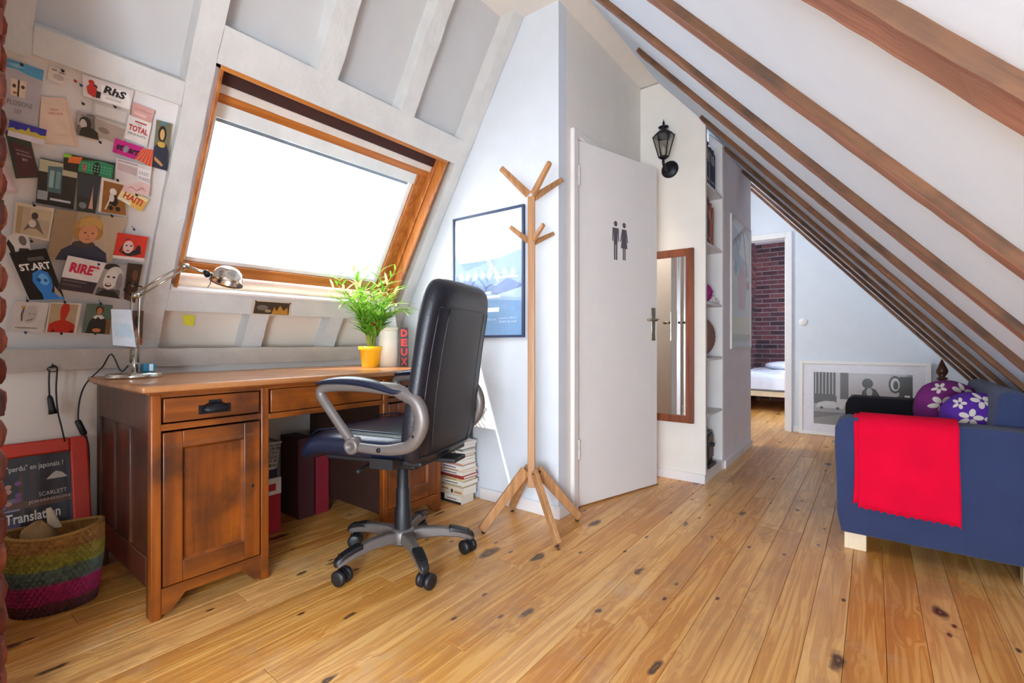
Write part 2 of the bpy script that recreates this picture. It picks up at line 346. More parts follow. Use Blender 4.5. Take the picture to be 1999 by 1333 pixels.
# left roof slope: panels, rafters, headers
r0 = -.085
wl = MB()
WY0, WY1, WS0, WS1 = .752, 1.966, 1.375, 2.335     # window opening
top = 3.45
sbox(wl, -3, WY0 - .02, .9, top, r0 - .05, r0)
sbox(wl, WY1 + .02, 5.62, .9, top, r0 - .05, r0)
sbox(wl, WY0 - .02, WY1 + .02, WS1 + .02, top, r0 - .05, r0)
wall_left = struct('wall_left', wl, PANEL_M)
m = MB(); sbox(m, WY0 - .02, WY1 + .02, .9, WS0 - .02, r0 - .05, r0); struct('lower_panel', m, mat('cream_panel_paint', 'E4D6C6', .85, bump=.15, bscale=25, var=.02, spec=.2), wall_left)
for ya, yb in [(-.62, -.53), (-.17, -.09), (.255 - .085, .253), (.655, .738), (1.105, 1.205), (1.558, 1.645), (2.02, 2.095), (2.5, 2.58), (2.95, 3.03), (3.5, 3.58), (4.0, 4.08), (4.6, 4.68), (5.1, 5.18)]:
    mid = 1 < ya < 1.7
    for sa, sb in ([(.95, WS0 - .1), (WS1 + .05, 3.3)] if mid else [(.95, 3.3)]):
        if ya < .5 and ya > -1 and sb > 3:   # pin board covers the lower length
            sa = 2.13
        m = MB(); rough_beam(m, TS, (sa, sb), ya, yb, r0 - .005, 0, PAINT_WOOD, n=max(4, int((sb - sa) * 12)), amp=.0025)
        struct('rafter', m, PAINT_WOOD, wall_left)
m = MB(); rough_beam(m, TS @ Matrix.Rotation(0, 4, 'X'), (WS1 - .001, 2.47), .738, 2.02, r0, .003, PAINT_WOOD, n=4, amp=.002)
struct('window_header', m, PAINT_WOOD, wall_left)
m = MB(); sbox(m, .253, .655, 2.14, 2.228, r0, .002); struct('header', m, PAINT_WOOD, wall_left, bevel=.003)
m = MB(); sbox(m, -3, .17, 2.14, 2.228, r0, .002); struct('header', m, PAINT_WOOD, wall_left, bevel=.003)
m = MB(); sbox(m, .738, 2.02, 1.252, WS0 - .012, r0, 0); struct('trimmer', m, PAINT_WOOD, wall_left, bevel=.003)
m = MB(); sbox(m, -3, .655, .98, 2.142, r0, -.03); struct('board_panel', m, BOARD_M, wall_left)
m = MB(); rough_beam(m, Matrix(((0, 0, 1, 0), (1, 0, 0, 0), (0, 1, 0, 0), (0, 0, 0, 1))), (-3, 2.1), .81, .893, -2.72, -2.6, BEAM_P, n=70, amp=.002)
eave = struct('trim_1', m, BEAM_P)
m = MB().box((-2.8, -3, 0), (-2.632, 2.1, .83)); m.box((-2.8, 2.18, 0), (-2.632, 5.6, .95)); struct('wall_knee', m, PLASTER)
# flat ceiling and right roof slope
struct('ceiling', MB().box((-1.72, -3, 2.71), (-.95, 5.62, 2.78)), PLASTER)
TR = Matrix(((.653, 0, .757, 0), (0, 1, 0, 0), (-.757, 0, .653, 1.345), (0, 0, 0, 1)))   # (down the slope, y, outwards)
m = MB().box((-1.83, -3, 0), (1.76, 5.62, .05), None, TR)
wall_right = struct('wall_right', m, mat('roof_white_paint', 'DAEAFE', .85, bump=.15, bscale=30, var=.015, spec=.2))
for i, yf in enumerate([-1.0, -.4, .19, .775, 1.335, 1.93, 2.49, 3.07, 3.65, 4.22, 4.78, 5.34]):
    m = MB(); s0 = -1.68 if i not in (6,) else -1.53
    if yf > 3.1 and yf < 4.7: s0 = -1.28
    if i == 7: s0 = -1.28
    dep = -.021
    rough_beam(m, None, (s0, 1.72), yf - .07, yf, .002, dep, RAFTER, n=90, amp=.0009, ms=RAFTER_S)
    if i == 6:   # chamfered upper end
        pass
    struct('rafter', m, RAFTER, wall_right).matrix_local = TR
# shower/toilet block and partition walls
struct('wall_poster', MB().box((-2.9, 2.1, 0), (-1.305, 2.18, 2.74)), PLASTER_C)
m = MB()
m.box((-1.385, 2.18, 0), (-1.305, 2.27, 2.72)).box((-1.385, 2.99, 0), (-1.305, 3.19, 2.72)).box((-1.385, 2.27, 2.06), (-1.305, 2.99, 2.72))
struct('wall_toilet', m, PLASTER)
m = MB().prism([(-2.5, 3.19, 0), (-.865, 3.19, 0), (-.865, 3.19, 2.345), (-1.17, 3.19, 2.7), (-2.5, 3.19, 2.7)], (0, .03, 0))
struct('wall_mirror', m, PLASTER)
struct('wall_toilet_back', MB().box((-2.35, 2.18, 0), (-2.3, 3.19, 2.7)), PLASTER)
m = MB().prism([(-.865, 3.64, 0), (-.865, 3.64, 2.345), (-.965, 3.64, 2.46), (-.965, 3.64, 0)], (0, .97, 0))
struct('wall_corridor', m, mat('pinkish_plaster', 'EDE4E6', .9, bump=.2, bscale=30, var=.02, spec=.2))
# end wall with doorway
def rz(x): return 1.342 - 1.16 * x
m = MB().prism([(-.72, 5.6, 0), (1.14, 5.6, 0), (-.04, 5.6, 1.39), (-.72, 5.6, rz(-.72))], (0, .1, 0))
m.prism([(-1.5, 5.6, 2.0), (-.72, 5.6, 2.0), (-.72, 5.6, rz(-.72)), (-1.17, 5.6, 2.7), (-1.5, 5.6, 2.7)], (0, .1, 0))
m.box((-2.9, 5.6, 0), (-1.5, 5.7, 2.72))
struct('wall_end', m, PLASTER_C)
struct('wall_back', MB().box((-3.2, -3.05, 0), (1.3, -3, 2.75)), PLASTER)
# door casing of the bedroom
m = MB().box((-.72, 5.575, 0), (-.665, 5.6, 2.06)).box((-1.56, 5.575, 2.0), (-.72, 5.6, 2.06)).box((-.732, 5.6, 0), (-.72, 5.72, 2.0)).box((-1.56, 5.575, 0), (-1.5, 5.6, 2.0))
struct('door_2', m, SKIRT, bevel=.003)
# skirting boards
struct('baseboard_poster', MB().box((-1.84, 2.085, 0), (-1.29, 2.1, .065)).box((-1.305, 2.1, 0), (-1.29, 2.225, .065)), SKIRT, bevel=.003)
struct('baseboard_mirror', MB().box((-1.3, 3.175, 0), (-.865, 3.19, .06)), SKIRT, bevel=.003)
struct('baseboard_corridor', MB().box((-.865, 3.66, 0), (-.85, 4.61, .06)), SKIRT, bevel=.003)
struct('baseboard_end', MB().box((-.655, 5.588, 0), (1.0, 5.6, .06)), SKIRT, bevel=.003)
# bedroom shell
struct('wall_bedroom', MB().box((.9, 5.7, 0), (.95, 8.7, 2.6)).box((-1.6, 5.7, 2.6), (.95, 8.7, 2.65)).box((-1.75, 5.7, 0), (-1.7, 7.0, 2.6)), PLASTER_C)
MORTAR = mat('mortar_grey', 'A59AA0', .95, bump=.5, bscale=80)
DARKB = brick_mat('dark_bricks', ['43242C', '6A3A3E', '553038', '2E1C26', '7A4644', '4C2A34'])
wb = struct('wall_brick', MB().box((-1.6, 8.52, 0), (.95, 8.6, 2.6)).box((-1.75, 6.9, 0), (-1.53, 8.52, 2.6)), MORTAR)
bk = None
def brick_copy(base, loc, rot=0, sc=1):
    o = base.copy(); COL.objects.link(o); o.location = loc; o.rotation_euler = (random.uniform(-.01, .01), 0, rot + random.uniform(-.01, .01)); o.scale = (sc, 1, 1)
    return o
base = MB().box((0, -.02, 0), (.205, .0, .061)).build('brick', DARKB, wb, bevel=0); base.location = (-1.53, 8.52, .004)
row = 0; z = .004
while z < 2.5:
    off = -.11 if row % 2 else 0
    for i in range(5):
        xx = -1.53 + i * .218 + off
        if xx < -1.54: xx = -1.53; sc = .46
        else: sc = 1
        if row + i: brick_copy(base, (xx, 8.52 + random.uniform(-.004, .003), z), 0, sc)
    z += .0735; row += 1
row = 0; z = .004
while z < 2.5:
    off = .11 if row % 2 else 0
    for i in range(4):
        yy = 8.50 - .205 - i * .218 - off
        brick_copy(base, (-1.53, yy, z), PI / 2, 1)
    z += .0735; row += 1
# brick chimney stack at the left edge of the picture
REDB = brick_mat('red_bricks', ['743222', '8E4630', '64281E', 'A05A46', '80402E', '50241E'])
cs = struct('wall_brick_pillar', MB().box((-1.88, -.62, 0), (-1.618, .142, 2.25)), mat('white_mortar', 'CFC4BC', .95, bump=.5, bscale=70))
bms = []
for k in range(5):
    m = MB(); n = 5; rings = []
    for i in range(n + 1):
        X = -.115 + .23 * i / n; e = .85 if i in (0, n) else 1
        rings.append([(X, yy * e + random.uniform(-.002, .002), .032 + zz * e) for yy, zz in [(-.018, -.031), (.012, -.033), (.019, -.02), (.021, .004), (.018, .024), (.009, .033), (-.018, .031)]])
    m.loft(rings, REDB, True, True)
    bms.append(m)
first = [None] * 5
def pbrick(k, loc, rot, sx=1):
    if first[k] is None: first[k] = bms[k].build('brick', REDB, cs); o = first[k]
    else: o = first[k].copy(); COL.objects.link(o)
    o.location = loc; o.rotation_euler = (0, 0, rot); o.scale = (sx, 1, 1)
for r in range(30):
    z = .003 + r * .0745
    if r % 2:
        pbrick(r % 5, (-1.622, .03 + random.uniform(-.004, .004), z), -PI / 2); pbrick((r + 2) % 5, (-1.622, -.215, z), -PI / 2)
        pbrick((r + 1) % 5, (-1.745, .14, z), 0, .95)
        for k in range(1): pbrick((r + k) % 5, (-1.622, -.46 - .245 * k, z), -PI / 2)
    else:
        pbrick(r % 5, (-1.622, .093 + random.uniform(-.004, .004), z), -PI / 2, .5); pbrick((r + 2) % 5, (-1.622, -.09, z), -PI / 2); pbrick((r + 3) % 5, (-1.622, -.335, z), -PI / 2)
        pbrick((r + 1) % 5, (-1.70, .14, z), 0, .6)
        for k in range(0): pbrick((r + k + 1) % 5, (-1.622, -.58 - .245 * k, z), -PI / 2)

# ================================================================== SKYLIGHT
win = bpy.data.objects.new('window_1', None); COL.objects.link(win); win['kind'] = 'structure'
def wpart(name, specs, m, bevel=.003, parent=win):
    mb = MB()
    for sp in specs: sbox(mb, *sp)
    return mb.build(name, m, parent, bevel=bevel)
D = -.17
wpart('lining', [(WY0, WY0 + .014, WS0, WS1, D, .004)], WINWOOD_V)
wpart('lining', [(WY1 - .014, WY1, WS0, WS1, D, .004)], WINWOOD_V)
wpart('lining', [(WY0, WY1, WS1 - .018, WS1, D, .006)], WINWOOD)
wpart('lining_strip', [(WY1 - .026, WY1 - .014, WS0, WS1 - .02, -.13, -.06)], WINWOOD_V)
wpart('sill_board', [(WY0 - .01, WY1, WS0 - .014, WS0, D, .012)], WHITE)
wpart('sill_lining', [(WY0 + .014, WY1 - .014, WS0, WS0 + .012, D, -.02)], mat('cream_sill', 'E8D2B4', .4))
# top: cover profile and ventilation flap
wpart('ventilation_slot', [(WY0 + .014, WY1 - .014, 2.262, WS1 - .018, -.15, -.075)], mat('dark_slot', '3A1A16', .7))
wpart('ventilation_flap', [(WY0 + .014, WY1 - .014, 2.226, 2.262, -.15, -.085)], mat('cream_strip', 'D8CFC6', .5))
# sash
sash = wpart('sash_rail', [(WY0 + .014, WY1 - .014, 2.188, 2.228, -.16, -.095)], WINWOOD)
wpart('sash_rail', [(WY0 + .014, WY1 - .03, 1.405, 1.462, -.16, -.095)], WINWOOD)
wpart('sash_stile', [(WY0 + .014, WY0 + .03, 1.462, 2.19, -.16, -.095)], WINWOOD_V)
wpart('sash_stile', [(WY1 - .095, WY1 - .014, 1.462, 2.19, -.16, -.095)], WINWOOD_V)
WB = mat('white_bead', 'E8E8E6', .4)
wpart('glazing_bead', [(WY0 + .03, WY0 + .062, 1.462, 2.19, -.155, -.11)], WB)
wpart('glazing_bead', [(WY1 - .125, WY1 - .095, 1.462, 2.19, -.155, -.11)], WB)
wpart('glazing_bead', [(WY0 + .062, WY1 - .125, 1.462, 1.484, -.155, -.11)], WB)
wpart('blind_cassette', [(WY0 + .03, WY1 - .095, 2.128, 2.19, -.15, -.1)], mat('blind_white', 'DDE0DE', .5))
wpart('blind_rail', [(WY0 + .062, WY1 - .125, 2.108, 2.124, -.14, -.118)], mat('blind_rail_grey', '8F9CA8', .35, metal=.5))
wpart('glass_pane', [(WY0 + .05, WY1 - .11, 1.47, 2.19, -.14, -.136)], GLASS, 0)

# ================================================================== PRINT HELPERS
class Sheet:
    """flat sheet: P(a,b,off) with a to the right, b up, from four corners TL TR BR BL"""
    def __init__(s, tl, tr, br, bl):
        s.c = [Vector(p) for p in (tl, tr, br, bl)]
        n = (s.c[1] - s.c[0]).cross(s.c[3] - s.c[0]); n.normalize(); s.n = -n
        if s.n.dot(CAMP - s.c[0]) < 0: s.n = -s.n
    def P(s, a, b, off=0):
        tl, tr, br, bl = s.c
        return (tl * (1 - a) + tr * a) * b + (bl * (1 - a) + br * a) * (1 - b) + s.n * off
def shapes_mb(P, shapes, off0=.0004, doff=.00012):
    mb = MB(); off = off0
    for sh in shapes:
        k, c = sh[0], sh[1]; m = ink(c) if isinstance(c, str) else c
        if k == 'r': a0, b0, a1, b1 = sh[2:6]; pts = [(a0, b0), (a1, b0), (a1, b1), (a0, b1)]
        elif k == 'e':
            ca, cb, ra, rb = sh[2:6]; rot = sh[6] if len(sh) > 6 else 0; n = 18
            pts = []
            for i in range(n):
                t = 2 * PI * i / n; x_, y_ = ra * math.cos(t), rb * math.sin(t)
                pts.append((ca + x_ * math.cos(rot) - y_ * math.sin(rot), cb + x_ * math.sin(rot) + y_ * math.cos(rot)))
        else: pts = sh[2]
        off += doff
        mb.add([P(a, b, off) for a, b in pts], [tuple(range(len(pts)))], m)
    return mb
def text_mb(P, txt, a0, b0, a1, b1, c, off=.001, keep=None, rot=0, mb=None, bold=0):
    """built-in font fitted into the rectangle"""
    cu = bpy.data.curves.new('t', 'FONT'); cu.body = txt; cu.resolution_u = 2; cu.offset = bold
    o = bpy.data.objects.new('t', cu); COL.objects.link(o)
    me = bpy.data.meshes.new_from_object(o.evaluated_get(bpy.context.evaluated_depsgraph_get()))
    vs = [v.co.copy() for v in me.vertices]; fs = [tuple(p.vertices) for p in me.polygons]
    bpy.data.objects.remove(o); bpy.data.curves.remove(cu); bpy.data.meshes.remove(me)
    mb = mb or MB()
    if not vs: return mb
    x0 = min(v.x for v in vs); x1 = max(v.x for v in vs); y0 = min(v.y for v in vs); y1 = max(v.y for v in vs)
    out = []
    ca, cb = (a0 + a1) / 2, (b0 + b1) / 2
    for v in vs:
        s_, t_ = (v.x - x0) / (x1 - x0) - .5, (v.y - y0) / (y1 - y0) - .5
        s_ *= (a1 - a0); t_ *= (b1 - b0)
        s2, t2 = s_ * math.cos(rot) - t_ * math.sin(rot), s_ * math.sin(rot) + t_ * math.cos(rot)
        out.append(P(ca + s2, cb + t2, off))
    mb.add(out, fs, ink(c) if isinstance(c, str) else c)
    return mb
#--NEXT--
# ================================================================== PIN BOARD: cards, photographs, notes
PINM = mat('pin_black', '15151C', .4); PINB = mat('pin_blue', '1C3C7A', .4); PINR = mat('pin_red', 'C03028', .4)
GRP = 'papers pinned to the sloping white board'
def make_sheet(name, label, cat, S, base, shapes=(), texts=(), th=.0006, group=GRP):
    c = (S.P(.5, .5)); mb = MB()
    vs = [S.P(0, 0, -th), S.P(1, 0, -th), S.P(1, 1, -th), S.P(0, 1, -th), S.P(0, 0), S.P(1, 0), S.P(1, 1), S.P(0, 1)]
    mb.hexa(vs, None)
    o = mb.build(name, ink(base) if isinstance(base, str) else base, None, c); tag(o, label, cat, group)
    if shapes: shapes_mb(S.P, shapes).build('print', None, o, c)
    if texts:
        t = MB()
        for tx in texts:
            text_mb(S.P, *tx[:6], off=.0016, rot=(tx[6] if len(tx) > 6 else 0), mb=t, bold=(tx[7] if len(tx) > 7 else 0))
        t.build('lettering', None, o, c)
    return o
lift = [0]
def card(name, label, cat, q, base, shapes=(), texts=(), level=None, r=-.03):
    lift[0] += 1; L = .003 + (level if level is not None else lift[0] * .0011)
    pts = [on_slope(u, v, r + L + (random.uniform(.001, .004) if i > 1 else 0)) for i, (u, v) in enumerate(q)]
    return make_sheet(name, label, cat, Sheet(*pts), base, shapes, texts)
def person(bgc, hair, skin, coat, ca=.5, top=.82, s=1.0, extra=()):
    return [('r', bgc, .04, .04, .96, .96), ('p', coat, [(ca - .36 * s, .04), (ca - .34 * s, .2), (ca - .2 * s, .34), (ca, .4), (ca + .2 * s, .34), (ca + .34 * s, .2), (ca + .36 * s, .04)]),
            ('e', hair, ca, top - .16 * s, .2 * s, .2 * s), ('r', skin, ca - .06 * s, .34, ca + .06 * s, .5), ('e', skin, ca, top - .2 * s, .125 * s, .16 * s),
            ('e', hair, ca, top - .06 * s, .15 * s, .07 * s)] + [
            ('e', '3A2A22', ca - .05 * s, top - .18 * s, .02 * s, .011 * s), ('e', '3A2A22', ca + .05 * s, top - .18 * s, .02 * s, .011 * s), ('e', 'A04A3C', ca, top - .28 * s, .04 * s, .011 * s)] + list(extra)
card('paper_sheet', 'pale pink folded paper at the far left edge of the board', 'paper', [(0, 318), (13, 322), (34, 374), (3, 374)], 'CDB4BE', [('r', 'DCC8CE', .1, .1, .8, .5)])
card('sketch_note', 'small white note with a faint pencil sketch, top of board', 'paper', [(96, 126), (136, 139), (133, 168), (93, 153)], 'D8CFC6',
     [('e', 'B9A9A0', .5, .4, .28, .2), ('r', '3A3636', .15, .78, .4, .84), ('r', '5A5654', .5, .72, .8, .78)])
card('leaflet', 'tall grey leaflet with blue painted top edge and two small half faces', 'leaflet', [(9, 110), (86, 136), (73, 247), (6, 234)], 'B4AFB4',
     [('p', '4F9CC4', [(0, .86), (.3, .88), (.62, .84), (1, .82), (1, 1), (0, 1)]), ('p', '86BBD4', [(.05, .93), (.35, .97), (.5, .93), (.3, .9)]), ('r', 'E0C8B0', .18, .45, .58, .72), ('r', '2A2020', .36, .45, .41, .72), ('e', '4A302A', .27, .61, .05, .03), ('e', '4A302A', .5, .62, .05, .03), ('e', 'A05A4A', .3, .5, .06, .02)],
     [('PLOSIONS', .1, .3, .8, .38, '6A666C'), ('S.E.P', .3, .17, .5, .24, '6A666C')])
card('booklet', 'plain cream booklet with small red title', 'booklet', [(81, 187), (131, 190), (155, 284), (75, 275)], 'E0C8B4', [('p', 'D8BCA6', [(.86, 0), (1, 0), (.97, 1), (.9, 1)])],
     [('MONTE', .32, .72, .58, .765, 'B0503C'), ('CARLO & CO', .24, .64, .72, .69, 'B0503C'), ('edition', .4, .2, .7, .23, 'B89A88')])
card('letter', 'grey printed letter slips, overlapping, beside the portrait print', 'paper', [(182, 192), (256, 213), (241, 283), (186, 262)], 'BFB8B2',
     [('r', 'A9A29C', .02, .52, .98, .6), ('r', 'CFC9C2', .05, .62, .9, .9), ('r', '8F8782', .1, .3, .7, .32), ('p', 'A8988C', [(0, 0), (.9, 0), (.95, .45), (.02, .5)]), ('e', '857468', .3, .22, .18, .08)])
card('photograph', 'black and white photograph of a woman in profile with dark hair', 'photograph', [(151, 216), (187, 224), (193, 272), (150, 261)], '6E6662',
     [('r', 'A89E98', 0, .45, .5, 1), ('e', '26221F', .42, .62, .3, .24), ('e', 'C9BEB6', .32, .52, .17, .22), ('p', '26221F', [(.1, 0), (.2, .35), (.6, .5), (1, .3), (1, 0)]), ('r', '857B74', .2, .86, .9, .92)])
card('poster_sheet', 'white sheet with red figure logo and black letters near board top', 'poster', [(161, 143), (262, 175), (254, 213), (163, 186)], 'D9D2D0',
     [('p', 'ECE8E4', [(.38, .05), (.98, .02), (.96, .55), (.9, .8), (.36, .8)]), ('e', 'B8241C', .17, .75, .06, .12), ('e', '20181C', .24, .6, .045, .1), ('p', 'C02A20', [(.09, .2), (.07, .5), (.14, .68), (.26, .6), (.3, .25), (.22, .08)]), ('p', '20181C', [(.25, .1), (.27, .45), (.36, .42), (.34, .12)])],
     [('RhS', .42, .42, .86, .8, '1A171C', -.12, .04), ('PRODUCTIONS', .46, .2, .78, .28, '55504E')])
card('pink_card', 'small dusty pink card, upper right of the board', 'card', [(260, 197), (303, 214), (295, 239), (256, 224)], 'CC9A92', [('r', 'B97F78', .1, .6, .9, .66), ('r', 'D9B0A8', .1, .2, .7, .4)])
card('flyer', 'white flyer with bold red word TOTAL', 'flyer', [(252, 222), (297, 238), (287, 284), (243, 268)], 'DDD6D0', [('r', 'B03A34', .3, .8, .8, .86)], [('TOTAL', .08, .42, .92, .66, 'B8231E', 0, .03), ('NEUE PLATZ', .1, .26, .88, .34, '55504E'), ('1972', .4, .7, .62, .76, '55504E')])
card('postcard', 'tall dark postcard of a plain seated figure in blue and ochre', 'postcard', [(306, 232), (336, 240), (326, 332), (297, 324)], '6F6A50',
     [('p', '252C3C', [(0, 0), (0, .42), (.25, .55), (.8, .55), (1, .4), (1, 0)]), ('e', '241A16', .46, .74, .27, .17), ('e', 'C79E62', .46, .73, .15, .115), ('e', 'C29A3C', .46, .52, .26, .06), ('p', 'B98A58', [(.1, .24), (.5, .16), (.7, .1), (.6, .06), (.1, .16)]), ('r', '3E7F8C', .3, .93, .65, .99)])
card('flyer', 'magenta flyer with dark lettering st art', 'flyer', [(225, 268), (282, 287), (263, 310), (220, 295)], 'C4187C', [('e', '8A8A96', .47, .5, .09, .27)], [('st', .1, .3, .36, .75, '2A1830', 0, .04), ('art', .58, .3, .96, .75, '2A1830', 0, .04)])
card('leaflet', 'orange leaflet with red diagonal stripes', 'leaflet', [(279, 288), (300, 291), (297, 325), (263, 308)], 'E0694A', [('p', 'B43A2E', [(.0 + k * .2, 0), (.06 + k * .2, 0), (.3 + k * .17, 1), (.25 + k * .17, 1)]) for k in range(5)])
card('ticket', 'blue ticket with yellow city skyline and pale strip', 'ticket', [(19, 232), (92, 252), (86, 282), (15, 263)], 'D8D0DC',
     [('r', '2E2F98', 0, .35, 1, 1), ('p', 'C9B44C', [(0, .35), (0, .5), (.12, .6), (.2, .5), (.35, .62), (.45, .58), (.52, .85), (.58, .6), (.72, .66), (.85, .55), (1, .6), (1, .35)])])
card('leaflet', 'dark maroon leaflet with green border and tiny white text', 'leaflet', [(9, 250), (61, 275), (78, 345), (31, 347)], '2A3A34', [('r', '4A2630', .14, .03, .93, .8)],
     [('Les Journees', .28, .62, .8, .67, 'C9B8BC'), ('de l architecture', .28, .54, .86, .59, 'C9B8BC'), ('2012', .45, .42, .65, .48, 'E8E0E0')])
card('postcard', 'green market scene postcard with orange fruit corner', 'postcard', [(125, 297), (226, 317), (221, 350), (124, 330)], '2C2A24',
     [('p', '2E8A62', [(.28, .1), (.3, .75), (.7, .95), (.98, .85), (.97, .05)]), ('p', 'DC7430', [(.08, .5), (.1, .9), (.35, .95), (.3, .55)]), ('p', '8FC83C', [(.0, .75), (.0, 1), (.15, .98), (.12, .8)]), ('e', 'C0322C', .4, .4, .035, .25), ('e', '1E1E20', .64, .45, .08, .4)] + [('e', '57B48A', .36 + .061 * (k % 10), .3 + .17 * (k // 10), .02, .05) for k in range(30)])
card('photograph', 'photograph of a dark room with tall blue window', 'photograph', [(79, 306), (153, 322), (144, 407), (70, 394)], '2A2B2E',
     [('r', 'B8B596', 0, .72, 1, .98), ('p', '4A6A72', [(.25, .3), (.22, .86), (.6, .9), (.62, .3)]), ('r', '8FB0B4', .28, .4, .4, .78), ('r', '76989E', .45, .4, .57, .78), ('r', 'B8C0C4', .35, .12, .9, .17), ('r', '9AA2A8', .02, .1, .28, .3), ('r', '1C1E24', 0, 0, 1, .08)])
card('postcard', 'dark blue postcard with a pale pointed tower at dusk', 'postcard', [(153, 326), (198, 341), (186, 415), (150, 409)], '323D46',
     [('r', '28302E', 0, 0, 1, .35), ('p', 'C99A88', [(.6, .1), (.68, .4), (.72, .7), (.76, .4), (.84, .1)]), ('e', '7A8088', .3, .15, .2, .08)])
card('postcard', 'brown postcard of a white statue on a black cycle', 'postcard', [(199, 344), (244, 355), (248, 421), (192, 412)], 'E0D8D0',
     [('r', '94602C', .1, .02, .98, .92), ('e', 'E8E2DA', .5, .66, .14, .1), ('p', '1E1A18', [(.34, .3), (.4, .56), (.62, .58), (.7, .36), (.6, .24)]), ('e', 'D8D0C6', .45, .48, .1, .12), ('e', '1E1A18', .42, .18, .09, .07), ('e', '1E1A18', .68, .18, .09, .07), ('p', 'E8E2DA', [(.2, .1), (.25, .12), (.42, .44), (.38, .46)])])
card('paper_sheet', 'pale clipping with pinkish print below the magenta flyer', 'paper', [(227, 306), (297, 324), (290, 378), (225, 350)], 'D6CCCA', [('r', 'BFA8A8', .05, .5, .6, .8), ('r', '96888A', .05, .9, .6, .94), ('r', 'E4DEDC', .62, .35, .98, .85)], [('EASES', .66, .62, .94, .74, '7A7680'), ('POINTE', .66, .42, .97, .54, '7A7680')])
card('note', 'pale pink crumpled note above the yellow card', 'note', [(243, 350), (295, 357), (290, 382), (240, 372)], 'DDBDB8', [('p', 'C8948C', [(.1, .3), (.3, .6), (.5, .35), (.7, .7), (.9, .3), (.7, .45), (.5, .2), (.3, .45)])])
card('flyer', 'yellow and cream flyer with red word HAITI', 'flyer', [(241, 364), (291, 388), (276, 412), (229, 386)], 'E8D89C', [('p', 'E0B458', [(.55, 0), (1, 0), (1, .8), (.5, .5)]), ('r', 'EFE8D8', .02, .02, .5, .2)], [('HAITI', .14, .3, .86, .78, 'C02A1E', 0, .03)])
card('drawing', 'framed style drawing of a seated dark figure on ochre', 'drawing', [(31, 392), (107, 406), (96, 469), (25, 455)], 'D2C4B0',
     [('r', 'B9A68C', .06, .06, .94, .9), ('r', 'A8906E', .06, .06, .2, .9), ('r', 'C6B494', .4, .6, .9, .88), ('e', '3A3432', .52, .68, .09, .11), ('p', '6A5C54', [(.25, .16), (.38, .42), (.5, .6), (.62, .56), (.82, .16), (.6, .3), (.4, .28)]), ('e', 'CFC6BC', .48, .44, .1, .12)])
card('photograph', 'large portrait photograph of a fair-haired child in a navy hoodie', 'photograph', [(109, 406), (250, 424), (218, 511), (91, 504)], 'A8947C',
     [('r', '9C8468', 0, .05, .3, 1), ('r', 'B8A68E', .62, .0, 1, 1), ('p', '2E3448', [(.12, 0), (.18, .22), (.32, .34), (.5, .38), (.68, .34), (.86, .2), (.92, 0)]), ('e', '453E40', .48, .36, .17, .07),
      ('e', 'B58A48', .5, .68, .2, .27), ('e', 'A87C40', .4, .58, .11, .14), ('e', 'A87C40', .62, .6, .1, .14), ('e', 'CE8F6A', .51, .58, .135, .2), ('p', 'C69C58', [(.36, .66), (.36, .86), (.52, .95), (.66, .86), (.67, .68), (.58, .78), (.48, .74), (.42, .76)]),
      ('e', '4A3A34', .46, .6, .018, .016), ('e', '4A3A34', .57, .6, .018, .016), ('e', 'A8685A', .515, .47, .035, .014), ('e', 'B87858', .515, .535, .016, .02)])
card('postcard', 'bright red postcard with a plain dark-haired head', 'postcard', [(230, 452), (290, 461), (281, 508), (220, 502)], 'E4DAD6',
     [('r', 'D03426', .0, .12, 1, 1), ('e', '221E22', .5, .5, .33, .36), ('p', '221E22', [(.15, .3), (.25, .6), (.8, .6), (.86, .28), (.7, .2), (.3, .2)]), ('e', 'D9BAB4', .42, .5, .17, .25), ('e', '221E22', .36, .55, .04, .025), ('e', '221E22', .5, .55, .04, .025), ('e', 'B02A2A', .42, .36, .055, .025)])
card('photograph', 'black and white collage photo tilted above the black booklet', 'photograph', [(3, 458), (53, 454), (62, 490), (22, 497)], 'D2CCC8',
     [('p', '2A2828', [(.05, .1), (.05, .6), (.2, .8), (.3, .4), (.25, .1)]), ('e', '6A6664', .75, .65, .16, .26), ('p', '3A3838', [(.4, .1), (.5, .3), (.9, .2), (.95, .05)])])
card('booklet', 'black booklet titled ST.ART with a blue head on the cover', 'booklet', [(18, 492), (90, 483), (127, 582), (58, 584)], '17161A',
     [('p', '2F7ED0', [(.4, 0), (.42, .12), (.36, .24), (.3, .4), (.38, .56), (.6, .62), (.8, .55), (.84, .4), (.8, .28), (.7, .16), (.98, .06), (1, 0)]), ('e', '6AB4EE', .62, .42, .14, .12), ('e', '1A4E98', .48, .42, .06, .04), ('e', '1A4E98', .66, .4, .04, .03), ('p', 'A8A08C', [(.78, .14), (.84, .28), (.95, .1), (.9, .02)]), ('r', '5A5658', .4, .8, .85, .87)],
     [('ST.ART', .1, .62, .95, .76, 'F0EEEE', 0, .03)], level=.035)
card('photograph', 'black and white close portrait of a laughing woman with pale curls', 'photograph', [(206, 512), (248, 515), (238, 582), (179, 573)], 'A49C98',
     [('r', '5E5858', .1, .02, .9, .25), ('e', '2E2A2A', .35, .9, .35, .1), ('e', 'CFC8C2', .55, .66, .36, .26), ('e', 'DCD4CC', .45, .52, .26, .3), ('e', '3A3434', .34, .6, .06, .03), ('e', '3A3434', .56, .6, .06, .03), ('e', '3A2A2A', .42, .36, .12, .06), ('e', 'F0ECE8', .42, .38, .09, .025), ('e', '8A8280', .8, .5, .12, .25), ('p', '2A2626', [(.1, 0), (.3, .2), (.7, .2), (.95, 0)])], level=.036)
